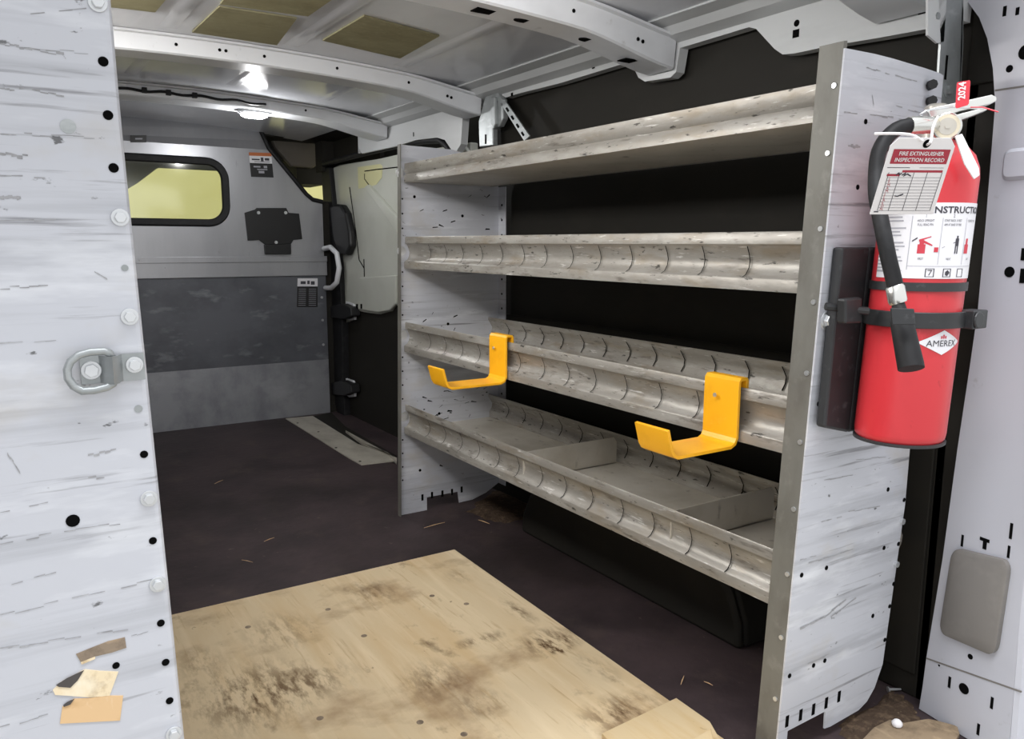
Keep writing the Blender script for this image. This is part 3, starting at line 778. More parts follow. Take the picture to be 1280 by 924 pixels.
for px, py, rr in ((85, 158, .0062), (173, 511, .0036), (156, 335, .003)):
    m.disc(L_(px, py) + Vector((0, .001, 0)), (0, -1, 0), rr, .0016, 14)
m.mat(3)
for px, w_ in (([(0, 55), (30, 60), (80, 68)], .0011), ([(78, 67), (82, 72)], .0008), ([(20, 60), (110, 66)], .0005), ([(0, 112), (30, 112), (80, 120)], .0009), ([(0, 166), (50, 169), (118, 172)], .0006), ([(0, 192), (35, 196)], .0016), ([(0, 221), (70, 222)], .0007), ([(0, 248), (26, 246)], .0026), ([(0, 275), (70, 274)], .0006), ([(118, 338), (134, 348)], .0008), ([(5, 560), (25, 590)], .0016), ([(0, 680), (80, 664), (150, 654)], .0006), ([(0, 735), (70, 715)], .0008), ([(0, 812), (60, 802), (160, 786)], .0007), ([(110, 570), (145, 562)], .0012), ([(100, 600), (150, 592)], .0010), ([(0, 910), (60, 893)], .0007), ([(0, 640), (60, 628)], .0005), ([(0, 770), (90, 748), (190, 725)], .0006), ([(150, 800), (185, 790)], .0004), ([(0, 360), (60, 358)], .0006), ([(0, 430), (70, 424)], .0006), ([(20, 20), (108, 12)], .0005)):
    scuff(m, [L_(a, b) for a, b in px], w_, .0004)
lp = m.build('end_panel', [PANEL, HOLE, GALV, SCUFF], lu, smooth=30)
for px, py in ((122, 4), (150, 272), (162, 396), (186, 623), (197, 730), (217, 917)):
    m = MB(); c = L_(px, py)
    m.disc(c, (0, -1, 0), .0078, .002, 18); m.disc(c - Vector((0, .002, 0)), (0, -1, 0), .0052, .004, 6); m.build('bolt', ZINC, lp, bevel=.0006)
MB().slab([(lx_(0) - .4, 2.345, 0), (lx_(0) - .02, 2.345, 0), (.08, 2.345, 1.19), (-.28, 2.345, 1.1)], (0, .003, 0)).build('end_panel', PANEL, lu)
# cargo tie-down ring bolted to the left panel
td = thing('tie_down_ring', 'steel D ring with bolted strap on the white left rack panel', 'ring', L_(112, 487))
m = MB()
ringpx = [(140, 446), (136, 441), (130, 439), (112, 440), (98, 444), (88, 452), (84, 462), (85, 473), (92, 483), (103, 489), (118, 488), (134, 484), (141, 480), (144, 472)]
m.tube([L_(a, b, YL - .012 + (.004 if i in (0, 13) else 0)) for i, (a, b) in enumerate(ringpx)], .0036, 10)
m.build('ring', GALV, td, smooth=60)
m = MB()
def strap(u, v, z):  # u from 0 (left end) to 1 along the strap
    return None
q0, q1 = L_(100, 463), L_(180, 457)
dxs = q1.x - q0.x
prof = [(0, .004), (.29, .004), (.33, .006), (.38, .014), (.47, .019), (.56, .014), (.61, .006), (.65, .004), (1, .004)]
rings = []
for z in (-.0125, .0125):
    rings.append([(q0.x + dxs * u, YL - d_, q0.z + (q1.z - q0.z) * u + z) for u, d_ in prof] + [(q0.x + dxs * u, YL - max(0, d_ - .003), q0.z + (q1.z - q0.z) * u + z) for u, d_ in prof[::-1]])
m.loft(rings); m.build('strap', GALV, td, smooth=40)
for px, py, rr in ((114, 463, .0085), (168, 456, .0075)):
    c = L_(px, py, YL - .004); m = MB(); m.disc(c, (0, -1, 0), rr, .002, 20); m.disc(c - Vector((0, .002, 0)), (0, -1, 0), rr * .72, .004, 6, .3); m.build('bolt', ZINC, td, bevel=.0006)
# remains of tape and paper on the left panel
GT = 'peeled tape and paper left on the rack panel'
def scrap(label, parts):
    t = None
    for nm, mat, poly, d_ in parts:
        m = MB(); m.slab([L_(a, b, YL - d_) for a, b in poly], (0, d_ - .0001 if t is None else .0006, 0))
        o = m.build(nm, mat, t)
        if t is None: t = tag(o, label, 'tape', GT)
scrap('narrow dirty brown tape strip on the white rack panel, topmost of three', [('tape_scrap', TAPED, [(95, 818), (112, 811), (135, 802), (156, 797), (158, 810), (140, 816), (119, 821), (101, 828)], .0008), ('torn_edge', PAPER, [(101, 828), (119, 821), (119, 824), (102, 831)], .001)])
scrap('torn cream paper scrap with folded dark corner, middle of three on the white panel', [('tape_scrap', PAPER, [(66, 863), (76, 853), (106, 837), (125, 839), (148, 840), (137, 870), (112, 872), (85, 870), (69, 869)], .0008), ('dark_fold', DKMARK, [(70, 857), (84, 848), (105, 838), (97, 851), (88, 860), (74, 859)], .0015)])
scrap('tan rectangular tape piece with one dark corner, lowest of three on the panel', [('tape_scrap', TAPE, [(78, 884), (92, 874), (112, 873), (133, 870), (154, 870), (150, 901), (112, 903), (75, 905)], .0008), ('dark_corner', DKMARK, [(79, 882), (84, 878), (93, 874), (88, 881), (80, 884)], .0015)])

# ================================================================== YELLOW HOOKS over the second shelf lip
def hook(y0, y1, z_bot, reach, label, shift):
    t = thing('hanging_hook', label, 'hook', (1.06, (y0 + y1) / 2, z_bot), 'yellow hooks over the lip of the second lowest shelf')
    xo = 1.0765
    prof = [(xo + .026, .628), (xo + .026, .662), (xo + .022, .668), (xo + .006, .668), (xo + .001, .662), (xo, .655), (xo, z_bot + .012), (xo - .004, z_bot + .004), (xo - .012, z_bot), (xo - reach + .010, z_bot), (xo - reach + .003, z_bot + .004), (xo - reach - .002, z_bot + .012), (xo - reach - .012, z_bot + .048)]
    m = MB(); m.ribbon(prof, .006, (y0, y1), lambda u, v, e: (u + 0, e, v)); m.build('hook_plate', YEL, t, smooth=25, bevel=.0015)
    for zz_, xx, rr in ((.632, xo - .005, .004),):
        m = MB(); m.disc((xx - .0005, (y0 + y1) / 2 + .008, zz_), (-1, 0, 0), rr, .002, 12); m.build('screw', BRASS, t)
    return t
hook(1.705, 1.785, .548, .165, 'yellow painted steel hook hanging on the shelf lip nearer the far end panel', 0)
hook(.937, 1.018, .548, .150, 'yellow painted steel hook hanging on the shelf lip nearer the extinguisher panel', 0)

# ================================================================== PLYWOOD AND LOOSE BITS ON THE FLOOR
m = MB()
corner = at_z(568, 687, .012); l_ = at_z(222, 767, .012); rr_ = at_z(905, 924, .012)
u = (l_ - corner).normalized(); v = (rr_ - corner).normalized()
pl = [corner, corner + v * .01 - u * .0, corner + v * 1.50, corner + v * 1.50 + u * 1.06, corner + u * 1.06]
top = [corner, corner + v * 1.42, corner + v * 1.42 + u * .90, corner + u * .90]
m.add([p_ for p_ in top], [(0, 1, 2, 3)])
m.mat(1); n_ = 4
bt_ = [Vector((p_.x, p_.y, .0004)) for p_ in top]
m.add(top + bt_, [(0, 1, 5, 4), (1, 2, 6, 5), (2, 3, 7, 6), (3, 0, 4, 7), (4, 5, 6, 7)])
m.mat(2)
for px, py in ((540, 745), (583, 755), (410, 762), (455, 795), (310, 784), (525, 903), (580, 918), (400, 898)):
    c = at_z(px, py, .012); m.disc(c - Vector((0, 0, .0005)), (0, 0, 1), .007, .0008, 10)
def stains(mat, col, spots):
    nt = mat.node_tree; N = nt.nodes; L = nt.links; b = N['Principled BSDF']
    src = b.inputs['Base Color'].links[0].from_socket
    tc = N.new('ShaderNodeTexCoord'); nz = N.new('ShaderNodeTexNoise'); nz.inputs['Scale'].default_value = 34; nz.inputs['Detail'].default_value = 9; nz.inputs['Roughness'].default_value = .7
    mp = N.new('ShaderNodeMapping'); mp.inputs['Scale'].default_value = (1.5, .45, 1); L.new(tc.outputs['Object'], mp.inputs['Vector']); L.new(mp.outputs['Vector'], nz.inputs['Vector'])
    total = None
    for x, y, rx, ry, k in spots:
        a = N.new('ShaderNodeVectorMath'); a.operation = 'SUBTRACT'; L.new(tc.outputs['Object'], a.inputs[0]); a.inputs[1].default_value = (x, y, .012)
        d_ = N.new('ShaderNodeVectorMath'); d_.operation = 'MULTIPLY'; L.new(a.outputs[0], d_.inputs[0]); d_.inputs[1].default_value = (1 / rx, 1 / ry, 1)
        l2 = N.new('ShaderNodeVectorMath'); l2.operation = 'LENGTH'; L.new(d_.outputs[0], l2.inputs[0])
        mr = N.new('ShaderNodeMapRange'); L.new(l2.outputs['Value'], mr.inputs[0]); mr.inputs[1].default_value = 1; mr.inputs[2].default_value = 0; mr.inputs[3].default_value = 0; mr.inputs[4].default_value = k
        if total is None: total = mr.outputs[0]
        else:
            ad = N.new('ShaderNodeMath'); ad.operation = 'ADD'; L.new(total, ad.inputs[0]); L.new(mr.outputs[0], ad.inputs[1]); total = ad.outputs[0]
    rp = N.new('ShaderNodeMapRange'); L.new(nz.outputs['Fac'], rp.inputs[0]); rp.inputs[1].default_value = .44; rp.inputs[2].default_value = .60
    mu = N.new('ShaderNodeMath'); mu.operation = 'MULTIPLY'; mu.use_clamp = True; L.new(total, mu.inputs[0]); L.new(rp.outputs[0], mu.inputs[1])
    mx = N.new('ShaderNodeMix'); mx.data_type = 'RGBA'; L.new(mu.outputs[0], mx.inputs['Factor']); L.new(src, mx.inputs['A']); mx.inputs['B'].default_value = hexc(col)
    L.new(mx.outputs['Result'], b.inputs['Base Color'])
sp_ = []
for px, py, rx, ry, k in ((688, 802, .09, .07, 1.5), (700, 812, .03, .02, 1.5), (648, 764, .03, .09, .9), (600, 800, .10, .03, .9), (544, 851, .09, .10, .8), (318, 868, .16, .16, 1.1), (400, 850, .10, .10, .6), (469, 741, .08, .10, .7), (775, 891, .12, .07, 1.0), (745, 833, .04, .08, .6), (600, 880, .07, .06, .7), (350, 790, .10, .12, .6), (250, 830, .06, .10, .6), (575, 720, .05, .06, .4)):
    c = at_z(px, py, .012); sp_.append((c.x, c.y, rx, ry, k))
stains(PLY, '5d452c', sp_)
tag(m.build('plywood_sheet', [PLY, PLYEDGE, TAPED]), 'large stained tan plywood sheet lying on the dark van floor', 'plywood')
m = MB()
q = [at_z(752, 926, .012), at_z(845, 881, .012), at_z(887, 911, .012), at_z(900, 934, .012), at_z(800, 975, .012)]
m.slab([Vector((p_.x, p_.y, .0125)) for p_ in q], (0, 0, .014))
tag(m.build('plywood_offcut', OFFCUT, bevel=.001), 'smaller light plywood offcut lying on the near corner of the big sheet', 'plywood')
m = MB()
q = [at_z(862, 926, .045), at_z(889, 910, .045), at_z(893, 930, .045), at_z(870, 945, .045)]
m.slab([Vector((p_.x, p_.y, .027)) for p_ in q], (0, 0, .018))
tag(m.build('wood_block', OFFCUT, bevel=.0015), 'small pale wood block on the plywood offcut at the bottom edge', 'wood')
m = MB()
q = [(1075, 932), (1092, 914), (1112, 904), (1130, 908), (1160, 903), (1174, 906), (1196, 912), (1199, 922), (1190, 935)]
m.slab([at_z(a, b, .006) for a, b in q], (0, 0, .007))
tag(m.build('plywood_scrap', layered('grey_wood', '8d7a62', [('5f4f3e', (18, 30, 9), 6, .45, .7, .8), ('b09a7c', (40, 20, 9), 5, .55, .72, .6)], rough=.85)), 'broken grey brown plywood scrap on the floor between rack panel and pillar', 'wood')
DIRT = layered('brown_dirt', '4a3d33', [('6d5c4b', (60, 60, 60), 6, .5, .7, .8), ('8d7a64', (140, 90, 90), 5, .64, .72, .8), ('2a231e', (40, 40, 40), 5, .55, .7, .7)], rough=.95, spec=.1, bump=.8, bump_scale=120)
def dirt(label, px):
    q = [at_z(a, b, 0) for a, b in px]; c = sum(q, Vector()) / len(q); m = MB(); rings = []
    n = 48
    for f, z in ((1, .0004), (.8, .004), (.55, .007), (.25, .008)):
        r_ = []
        for k in range(n):
            t = k / n * len(q); i = int(t); p_ = q[i].lerp(q[(i + 1) % len(q)], t - i)
            j = f * (1 + random.uniform(-.14, .05)); r_.append((c.x + (p_.x - c.x) * j, c.y + (p_.y - c.y) * j, z + random.uniform(0, .003) * (f < 1)))
        rings.append(r_)
    m.loft(rings); o = tag(m.build('dirt', DIRT, smooth=60), label, 'dirt'); o['kind'] = 'stuff'
dirt('brown dirt swept against the foot of the far rack end panel', [(583, 640), (602, 622), (622, 610), (660, 622), (690, 634), (668, 648), (640, 655), (612, 652)])
dirt('brown grit and dirt on the floor between near rack panel and pillar', [(1045, 924), (1052, 900), (1092, 884), (1112, 862), (1128, 868), (1143, 884), (1150, 900), (1140, 930)])
# splinters and a screw in the dirt
def sliver(px0, py0, px1, py1, w_, mat, label, name='wood_splinter', cat='splinter', g='wood splinters on the floor'):
    a, b = at_z(px0, py0, .004), at_z(px1, py1, .004)
    m = MB(); m.tube([a, a.lerp(b, .5) + Vector((0, 0, .001)), b], [w_ * .5, w_, w_ * .4], 5)
    tag(m.build(name, mat), label, cat, g)
for a in (((1082, 896, 1112, 897, .0022), 'pale wood splinter on the brown grit nearest the broken plywood scrap'),
          ((1095, 885, 1118, 880, .0016), 'thin pale splinter on the grit below the loose screw'),
          ((530, 660, 556, 653, .0014), 'thin pale splinter on the dark floor in front of the far panel foot'),
          ((612, 655, 598, 650, .0014), 'short pale splinter at the front edge of the dirt under the lowest shelf'),
          ((855, 845, 851, 856, .0012), 'tiny splinter beside the plywood edge, left one of two near the near rack panel'),
          ((880, 852, 891, 857, .0012), 'tiny splinter beside the plywood edge, right one of two near the near rack panel'),
          ((330, 677, 343, 672, .0012), 'tiny splinter on the dark floor behind the middle of the plywood far edge'),
          ((268, 605, 279, 600, .0012), 'tiny splinter on the dark floor toward the metal bulkhead'),
          ((302, 700, 316, 703, .0011), 'tiny splinter on the dark floor closest to the plywood far edge at left')):
    sliver(*a[0], TAPE, a[1])
m = MB(); c = at_z(1112, 862, .006); m.tube([c, c + Vector((.02, -.012, 0))], [.003, .002], 6); m.disc(c + Vector((-.002, .001, 0)), (-1, .5, 0), .006, .002, 8)
tag(m.build('loose_screw', ZINC), 'loose bright screw on the dirty floor behind the rack end panel', 'screw')
m = MB(); c = at_z(1121, 908, .013); m.lathe(c, [(.004, 0), (.009, .002), (.010, .007), (.006, .012), (.002, .014)], 10)
tag(m.build('crumpled_wrapper', CARD, smooth=50), 'small crumpled clear wrapper on the broken plywood scrap', 'litter')

# ================================================================== FIRE EXTINGUISHER
EX, EY, ER = 1.222, .706, .0665
EB = .592
LEAN = .074
def lean(m):
    for v_ in m.v: v_.x += (v_.z - 1.02) * LEAN
    return m
def cyl(phi, z, r_=ER): a = math.radians(phi); return Vector((EX + (z - 1.02) * LEAN + r_ * math.cos(a), EY + r_ * math.sin(a), z))
bracket = thing('extinguisher_bracket', 'black steel bracket with clamp strap holding the fire extinguisher on the rack panel', 'bracket', (1.17, .79, .60))
m = MB()
pb = [at_y(a, b, .772) for a, b in [(1053, 309), (1088, 309), (1062, 541), (1031, 535)]]
m.slab(pb, (0, .018, 0)); m.slab([pb[1], pb[2], pb[2] + Vector((.05, 0, 0)), pb[1] + Vector((.05, 0, 0))], (0, .012, 0))
m.build('back_plate', BRACK, bracket, bevel=.004)
def band(z0, z1, r0, r1, a0, a1, n=40):
    m = MB(); rings = []
    for k in range(n + 1):
        p_ = a0 + (a1 - a0) * k / n
        rings.append([cyl(p_, z0, r0), cyl(p_, z0, r1), cyl(p_, z1, r1), cyl(p_, z1, r0)])
    return m.loft(rings)
band(.832, .845, ER + .0004, ER + .003, 100, 440).build('upper_band', BRACK, bracket, smooth=40)
zc = .789
band(zc - .012, zc + .012, ER + .001, ER + .006, 100, 440).build('clamp_strap', BRACK, bracket, smooth=40, bevel=.001)
# buckle on the left, latch on the right
m = MB()
m.slab([at_y(a, b, .735) for a, b in [(1057, 374), (1078, 372), (1078, 404), (1057, 405)]], (0, .016, 0)); m.build('buckle', BRACK, bracket, bevel=.003)
m = MB()
m.tube([at_y(1032, 383, .765), at_y(1085, 389, .73)], .006, 8); m.build('buckle_pin', BRACK, bracket)
m = MB()
cc = cyl(300, zc, ER + .012)
m.box((cc.x - .018, cc.y - .014, zc - .014), (cc.x + .022, cc.y + .012, zc + .014)); m.disc((cc.x - .008, cc.y - .014, zc), (0, -1, 0), .013, .004, 14); m.build('latch', BRACK, bracket, bevel=.004)

ex = thing('fire_extinguisher', 'red fire extinguisher with black hose strapped to the near rack end panel', 'fire extinguisher', (EX, EY, EB))
m = MB(); m.lathe((EX, EY, 0), [(.050, EB + .006), (ER - .004, EB + .006), (ER - .001, EB + .010), (ER, EB + .018), (ER, 1.000), (ER - .002, 1.016), (ER - .009, 1.034), (ER - .022, 1.048), (.030, 1.056), (.022, 1.060)], 48)
body = lean(m).build('cylinder', RED, ex, smooth=50)
m = MB(); m.lathe((EX, EY, 0), [(ER - .003, EB + .002), (ER + .0008, EB + .002), (ER + .0010, EB + .006), (ER - .001, EB + .0065)], 48); lean(m).build('base_rim', BRACK, body, smooth=40)
# label wraps the front
m = MB(); rings = []
for k in range(49):
    p_ = 150 + 240 * k / 48
    rings.append([cyl(p_, .851, ER + .0002), cyl(p_, .851, ER + .0008), cyl(p_, .962, ER + .0008), cyl(p_, .962, ER + .0002)])
m.loft(rings); lab = m.build('label', WHITE, ex, smooth=40)
def wrap(phi, z, e=.0012):       # text frame on the cylinder, centred on phi
    return lambda u, v: cyl(phi + math.degrees(u / ER), z + v, ER + e)
m = MB(); put_text(m, 'INSTRUCTIONS', .0135, wrap(260, .947), 'CENTER', .0003, 1.08); m.build('heading', INK, lab)
for body_, size_, phi_, z_ in (('HOLD UPRIGHT', .0050, 211, .9345), ('PULL RING PIN', .0050, 211, .9285), ('START BACK 10 FEET', .0046, 244, .9345), ('AIM AT BASE OF FIRE', .0046, 244, .9285), ('SQUEEZE LEVER', .0046, 276, .9345), ('FIRST', .0050, 210, .8785), ('NEXT', .0046, 243, .8785), ('LAST', .0046, 276, .8785), ('1', .007, 211, .9405), ('2', .007, 244, .9405)):
    m = MB(); put_text(m, body_, size_, wrap(phi_, z_), 'CENTER', 0.0, .62); m.build('lettering', INK, lab)
def wrect(m, p0, z0, p1, z1, e=.0012, sh=-10):
    p0 += sh; p1 += sh
    n = max(1, int((p1 - p0) / 6)); rings = []
    for k in range(n + 1):
        p_ = p0 + (p1 - p0) * k / n
        rings.append([cyl(p_, z0, ER + e), cyl(p_, z1, ER + e)])
    m.loft(rings, False, False)
m = MB()
for k in range(17):
    z = .946 - k * .0054
    if k in (3, 7, 11): continue
    wrect(m, 160, z, 200 - (k * 7 % 9), z + .0022)
for a in ((205, .864, 205.8, .943), (205, .869, 330, .8696), (240, .872, 240.6, .94), (274, .872, 274.6, .94), (160, .862, 200, .8626)): wrect(m, *a)
m.build('fine_print', INKL, lab)
def wpoly(m, pts): m.add([cyl(p_ - 10, z_, ER + .0013) for p_, z_ in pts], [tuple(range(len(pts)))])
def pic(name, mat, rects=(), polys=()):
    m = MB()
    for r_ in rects: wrect(m, *r_)
    for q_ in polys: wpoly(m, q_)
    m.build(name, mat, lab)
pic('red_extinguisher_picture', PIC, [(215, .888, 224, .9015), (217, .900, 222, .9075)], [[(216, .905), (229, .912), (229.5, .9135), (216, .9085)], [(219, .9045), (231, .899), (232, .9005), (220, .9085)]])
pic('bucket_picture', PIC, [(234, .890, 239, .897)])
pic('red_extinguisher_picture', PIC, [(276, .888, 284, .9015), (278, .900, 282, .910)])
pic('person_picture', INK, [(260, .888, 261.7, .901), (263, .888, 264.7, .901), (260, .899, 265, .910), (261.3, .9095, 263.7, .914)], [[(243, .896), (261, .9045), (261, .9055), (243, .8965)]])
pic('hand_picture', INK, [], [[(208, .905), (214, .910), (214, .912), (208, .907)]])
for p0 in (227, 248, 268):
    pic('class_box', INK, [(p0, .8535, p0 + 1.1, .866), (p0 + 9.5, .8535, p0 + 10.6, .866), (p0, .8652, p0 + 10.6, .866), (p0, .8535, p0 + 10.6, .8543)])
pic('class_picture', INK, [(229.5, .8628, 235, .864)], [[(231, .856), (232, .856), (235, .8635), (234, .8635)]])
pic('class_picture', INK, [], [[(251, .857), (254, .855), (257, .860), (254, .864), (251, .861)]])
# white diamond logo
m = MB(); hw_, hh_ = 31, .0185; zc2 = .756; pc = 251; rings = []
for k in range(25):
    t = -1 + 2 * k / 24
    h_ = hh_ * (1 - abs(t) * .93) if abs(t) > .0 else hh_
    h_ = max(min(h_ * 1.0, hh_), .0008)
    rings.append([cyl(pc + t * hw_, zc2 - h_, ER + .0006), cyl(pc + t * hw_, zc2 + h_, ER + .0006)])
m.loft(rings, False, False); dia = m.build('logo_diamond', WHITE, ex, smooth=40)
m = MB(); put_text(m, 'AMEREX', .0132, wrap(pc, zc2 - .0055, .0011), 'CENTER', 0.0, 1.04); m.build('logo_lettering', INK, dia)
m = MB()
for a_, b_ in ((-3, .004), (0, .006), (3, .004)): wrect(m, pc + a_ - 1.0, zc2 + .006, pc + a_ + 1.0, zc2 + .006 + b_, .0012, 0)
m.build('logo_crest', PIC, dia)
# valve, gauge, levers
m = MB(); m.lathe((EX, EY, 0), [(.022, 1.056), (.024, 1.058), (.024, 1.068), (.017, 1.070), (.017, 1.108), (.012, 1.112)], 20); m.build('valve_body', BRASS, ex, smooth=40)
g0 = at_d(1184, 158, 1.145)
gn = Vector((-.80, -.60, -.05)).normalized()
m = MB(); m.lathe(g0 - gn * .012, [(.010, -.015), (.014, 0), (.0195, .003), (.0195, .012), (.0175, .0135)], 28, gn); ga = m.build('gauge', CHROME, ex, smooth=40)
m = MB(); m.lathe(g0, [(.0168, 0.0008), (.0168, .0022)], 28, gn); m.build('gauge_dial', DIAL, ga)
m = MB(); m.lathe(g0, [(.0035, .002), (.0035, .0045)], 12, gn); m.lathe(g0, [(.0120, .0023), (.0120, .0027)], 24, gn); m.build('gauge_centre', BRASS, ga)
def lever(path, w_, nm, th=.003, dep=.008):
    P_ = [at_d(a, b, 1.16) for a, b in path]
    m = MB(); dirv = Vector((.6, -.8, 0)) * 0 + (at_d(640, 462, 1) - Vector((0, 0, EYE))).normalized() * .016
    m.slab(P_, dirv); return m.build(nm, CHROME, ex, bevel=.0015)
lever([(1160, 139), (1163, 135), (1200, 127), (1240, 118), (1246, 121), (1246, 126), (1238, 130), (1200, 139), (1180, 146), (1163, 147)], 0, 'upper_lever')
lever([(1164, 150), (1185, 146), (1215, 138), (1232, 134), (1235, 137), (1215, 145), (1198, 151), (1190, 158), (1166, 158)], 0, 'carry_handle')
m = MB(); m.tube([at_d(1158, 152, 1.155), at_d(1150, 143, 1.15), at_d(1158, 138, 1.14), at_d(1190, 134, 1.135), at_d(1230, 136, 1.14)], .0013, 6)
m.build('pull_pin', ZINC, ex)
m = MB(); m.tube([at_d(1213, 134, 1.135), at_d(1228, 134, 1.13), at_d(1248, 140, 1.12), at_d(1268, 141, 1.12)][:3], .001, 6); m.build('safety_seal', REDTAG, ex)
# hose, ferrules and nozzle
hose = [(1150, 156, 1.135), (1135, 157, 1.13), (1120, 162, 1.125), (1107, 174, 1.12), (1098, 192, 1.115), (1095, 215, 1.11), (1095, 240, 1.10), (1099, 265, 1.09), (1104, 290, 1.08), (1110, 320, 1.075), (1116, 345, 1.07), (1120, 362, 1.068)]
HP = [at_d(*a) for a in hose]
def smoothpath(P, k=4):
    o = []
    for i in range(len(P) - 1):
        a, b, c, d_ = P[max(i - 1, 0)], P[i], P[i + 1], P[min(i + 2, len(P) - 1)]
        for j in range(k):
            t = j / k
            o.append(.5 * ((2 * b) + (c - a) * t + (2 * a - 5 * b + 4 * c - d_) * t * t + (3 * b - a - 3 * c + d_) * t ** 3))
    return o + [P[-1]]
m = MB(); m.tube(smoothpath(HP), .0105, 14); m.build('hose', RUBBER, ex, smooth=60)
m = MB(); m.tube([at_d(1136, 157, 1.13), at_d(1140, 156.5, 1.131), at_d(1158, 156, 1.14), at_d(1166, 157, 1.15)], [.0118, .0125, .0125, .011], 16); m.build('hose_ferrule', CHROME, ex, smooth=40)
m = MB(); m.slab([at_d(a, b, 1.022) for a, b in [(1114, 385), (1143, 386), (1145, 406), (1116, 406)]], (at_d(640, 462, 1) - Vector((0, 0, EYE))).normalized() * .004); m.build('nozzle_strap', BRACK, bracket, bevel=.001)
m = MB(); m.tube([at_d(1118, 357, 1.068), at_d(1119, 360, 1.068), at_d(1122, 376, 1.066), at_d(1123, 379, 1.066)], [.0105, .0122, .0122, .011], 16); m.build('hose_ferrule', CHROME, ex, smooth=40)
m = MB(); m.tube([at_d(1122, 377, 1.066), at_d(1125, 390, 1.062), at_d(1126.5, 399, 1.058), at_d(1127, 402, 1.058), at_d(1138, 455, 1.045), at_d(1139, 461, 1.043)], [.008, .0095, .012, .0145, .0165, .0163], 18); m.build('nozzle', RUBBER, ex, smooth=50)

# ------------------------------------------------------------------ paper inspection card, red tag, white tag
tq = [at_d(1116, 172, .965), at_d(1197, 173, .985), at_d(1166, 268, 1.050), at_d(1087, 268, 1.030)]
it = thing('inspection_tag', 'white inspection record card with dark red heading hanging over the extinguisher hose', 'tag', tq[3])
tn = (tq[1] - tq[0]).cross(tq[3] - tq[0]).normalized()
if tn.dot(Vector((0, 0, EYE)) - tq[0]) < 0: tn = -tn
def TP(u, v, e=0.0):
    a = tq[0].lerp(tq[1], u); b = tq[3].lerp(tq[2], u); return a.lerp(b, v) + tn * e
m = MB()
m.slab([TP(u, v) for u, v in ((.0, .10), (.10, 0), (.90, 0), (1, .10), (1, 1), (0, 1))], -tn * .0006)
card = m.build('card', CARD, it)
TW = (tq[1] - tq[0]).length; TH = (tq[3] - tq[0]).length
def trect(m, u0, v0, u1, v1, e=.0004): m.add([TP(u0, v0, e), TP(u1, v0, e), TP(u1, v1, e), TP(u0, v1, e)], [(0, 1, 2, 3)])
m = MB(); trect(m, .07, .14, .95, .325); hb = m.build('heading_band', INKR, card)
def tframe(u0, v0, e): return lambda x, y: TP(u0 + x / TW, v0 - y / TH, e)
m = MB()
put_text(m, 'FIRE EXTINGUISHER', .0072, tframe(.51, .215, .0009), 'CENTER', .0001); put_text(m, 'INSPECTION RECORD', .0072, tframe(.51, .295, .0009), 'CENTER', .0001)
m.build('heading_text', CARD, hb)
m = MB()
trect(m, .30, .405, .93, .435); trect(m, .08, .455, .28, .485)
for k in range(11):
    put_text(m, 'JFMAMJJASONDX'[k] + '.', .0052, tframe(.13, .535 + k * .0405, .0005))
m.build('table_heading', INKR, card)
m = MB()
trect(m, .05, .370, .40, .378); trect(m, .55, .372, .93, .376)
for k in range(12): trect(m, .10, .50 + k * .0405, .93, .504 + k * .0405)
for u in (.10, .27, .49, .70, .93): trect(m, u - .004, .435, u + .004, .945)
trect(m, .05, .955, .12, .97)
m.build('table_lines', INK, card)
for ln in ([(.22, .47), (.25, .44), (.27, .47), (.30, .44)], [(.31, .47), (.36, .44), (.34, .48), (.40, .45)], [(.30, .745), (.34, .75), (.42, .72)], [(.40, .46), (.45, .48)]):
    m = MB(); m.tube([TP(u, v, .0006) for u, v in ln], .0008, 5); m.build('handwriting', INK, card)
m = MB(); m.disc(TP(.55, .07, -.0002), tn, .0055, .0007, 14); m.build('punched_hole', HOLE, card)
m = MB(); m.tube(smoothpath([TP(.55, .08, .001), TP(.56, .02, .004), at_d(1166, 160, 1.02), at_d(1170, 150, 1.08), at_d(1172, 146, 1.13)]), .0016, 7); m.build('tie_wire', CARD, it)
m = MB(); m.tube(smoothpath([TP(.45, .03, .002), at_d(1140, 169, .975), at_d(1118, 167, .98), at_d(1093, 167.5, .99)]), .0018, 6); m.build('tie_tail', CARD, it)

rq = [at_d(1196, 103, 1.12), at_d(1213, 100, 1.11), at_d(1211, 131, 1.115), at_d(1194, 136, 1.125)]
rn = (rq[1] - rq[0]).cross(rq[3] - rq[0]).normalized()
if rn.dot(Vector((0, 0, EYE)) - rq[0]) < 0: rn = -rn
def RP(u, v, e=0.0):
    a = rq[0].lerp(rq[1], u); b = rq[3].lerp(rq[2], u); return a.lerp(b, v) + rn * e
m = MB(); m.slab([RP(u, v) for u, v in ((.06, .0), (.94, 0), (1, .06), (1, .94), (.9, 1), (.1, 1), (0, .94), (0, .06))], -rn * .001)
rt = tag(m.build('year_tag', REDTAG), 'small red plastic tag with year standing above the extinguisher handle', 'tag')
m = MB(); RW = (rq[1] - rq[0]).length; RH = (rq[3] - rq[0]).length
put_text(m, '2024', .0125, lambda x, y: RP(.68 - y / RW * 1.0, .72 - x / RH, .0005), 'LEFT', .0003); m.build('lettering', CARD, rt)
wq = [(1194, 170), (1203, 167), (1224, 210), (1225, 219), (1218, 224), (1206, 205)]
m = MB(); m.slab([at_d(a, b, 1.135) for a, b in wq], (at_d(640, 462, 1) - Vector((0, 0, EYE))).normalized() * .003)
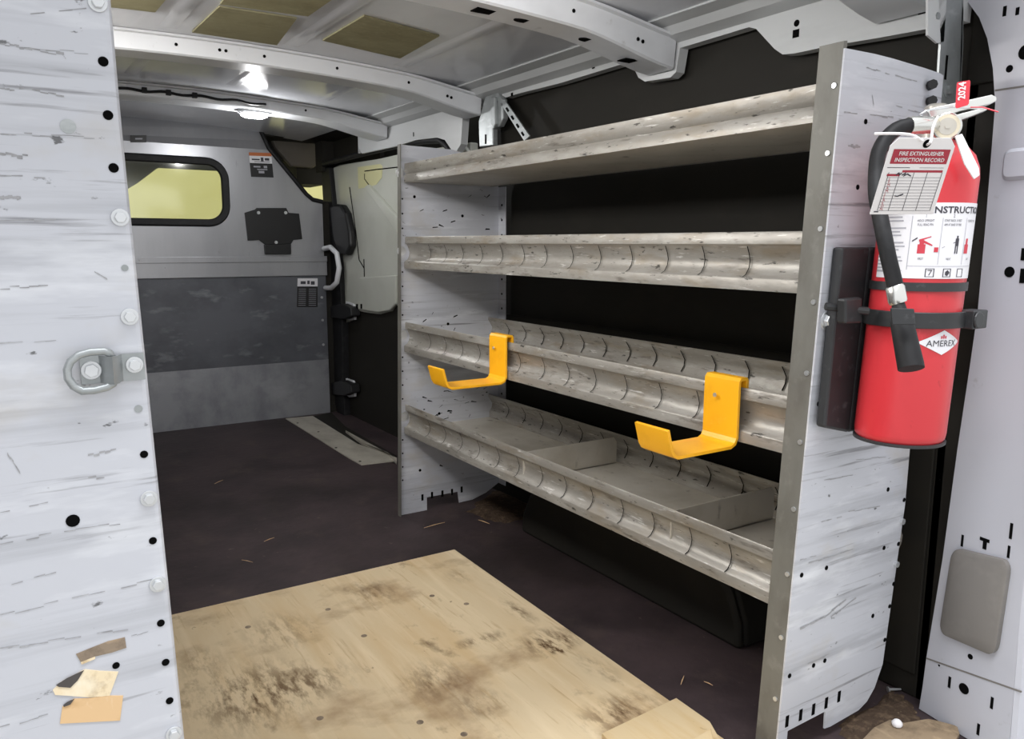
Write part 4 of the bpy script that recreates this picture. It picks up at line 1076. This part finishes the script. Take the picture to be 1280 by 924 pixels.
tag(m.build('collar_tag', CARD, bevel=.001), 'plain white plastic tag on the right shoulder of the extinguisher', 'tag')

# ================================================================== OUTSIDE AND LIGHT
struct(MB().box((-6, -6, -.62), (8, 9, -.58)).build('floor_garage', CONC))
struct(MB().box((-6, 7.6, -.6), (8, 7.7, 4)).build('wall_garage_front', GARAGE))
struct(MB().box((4.2, 1.5, -.6), (4.3, 7.6, 4)).build('wall_garage_right', GARAGE))

W = bpy.data.worlds.new('world'); S.world = W; W.use_nodes = True
bg = W.node_tree.nodes['Background']; bg.inputs[0].default_value = (.965, .98, 1.0, 1); bg.inputs[1].default_value = 1.15

def area(name, loc, rot, sx, sy, power, col=(1, 1, 1)):
    l = bpy.data.lights.new(name, 'AREA'); l.shape = 'RECTANGLE'; l.size = sx; l.size_y = sy; l.energy = power; l.color = col
    o = bpy.data.objects.new(name, l); COL.objects.link(o); o.location = loc; o.rotation_euler = rot; return o
pl_ = bpy.data.lights.new('dome_lamp_light', 'POINT'); pl_.energy = 5; pl_.shadow_soft_size = .02
po = bpy.data.objects.new('dome_lamp_light', pl_); COL.objects.link(po); po.location = (lx, ly, zb - .045)

area('added_overhead_fill', (.4, .1, 3.2), (0, 0, 0), 3, .5, 120, (.95, .97, 1))  # added overhead fill outside the rear doors, out of view
area('added_roof_fill', (.02, 1.75, 1.40), (0, math.radians(-35), 0), .25, 1.1, 22, (1, .98, .95))  # added fill under the roof, hidden behind the left rack panel

l2 = area('added_roof_fill', (.35, 1.0, 1.40), (0, 0, 0), .9, .15, 10, (1, .98, .96))  # second added fill, unseen near the rear, brightens the far panel and floor
l2.rotation_euler = Vector((.15, .85, -.5)).to_track_quat('-Z', 'Y').to_euler()

h1 = MB(); h1.box((-.11, 1.18, 1.422), (.15, 2.32, 1.440)); struct(h1.build('fill_housing_1', PAINT, bevel=.004))  # made-up housing for the hidden roof fill
h2 = MB(); h2.box((-.12, .91, 1.412), (.82, .985, 1.426)); struct(h2.build('fill_housing_2', PAINT, bevel=.004))  # made-up housing for the unseen rear fill
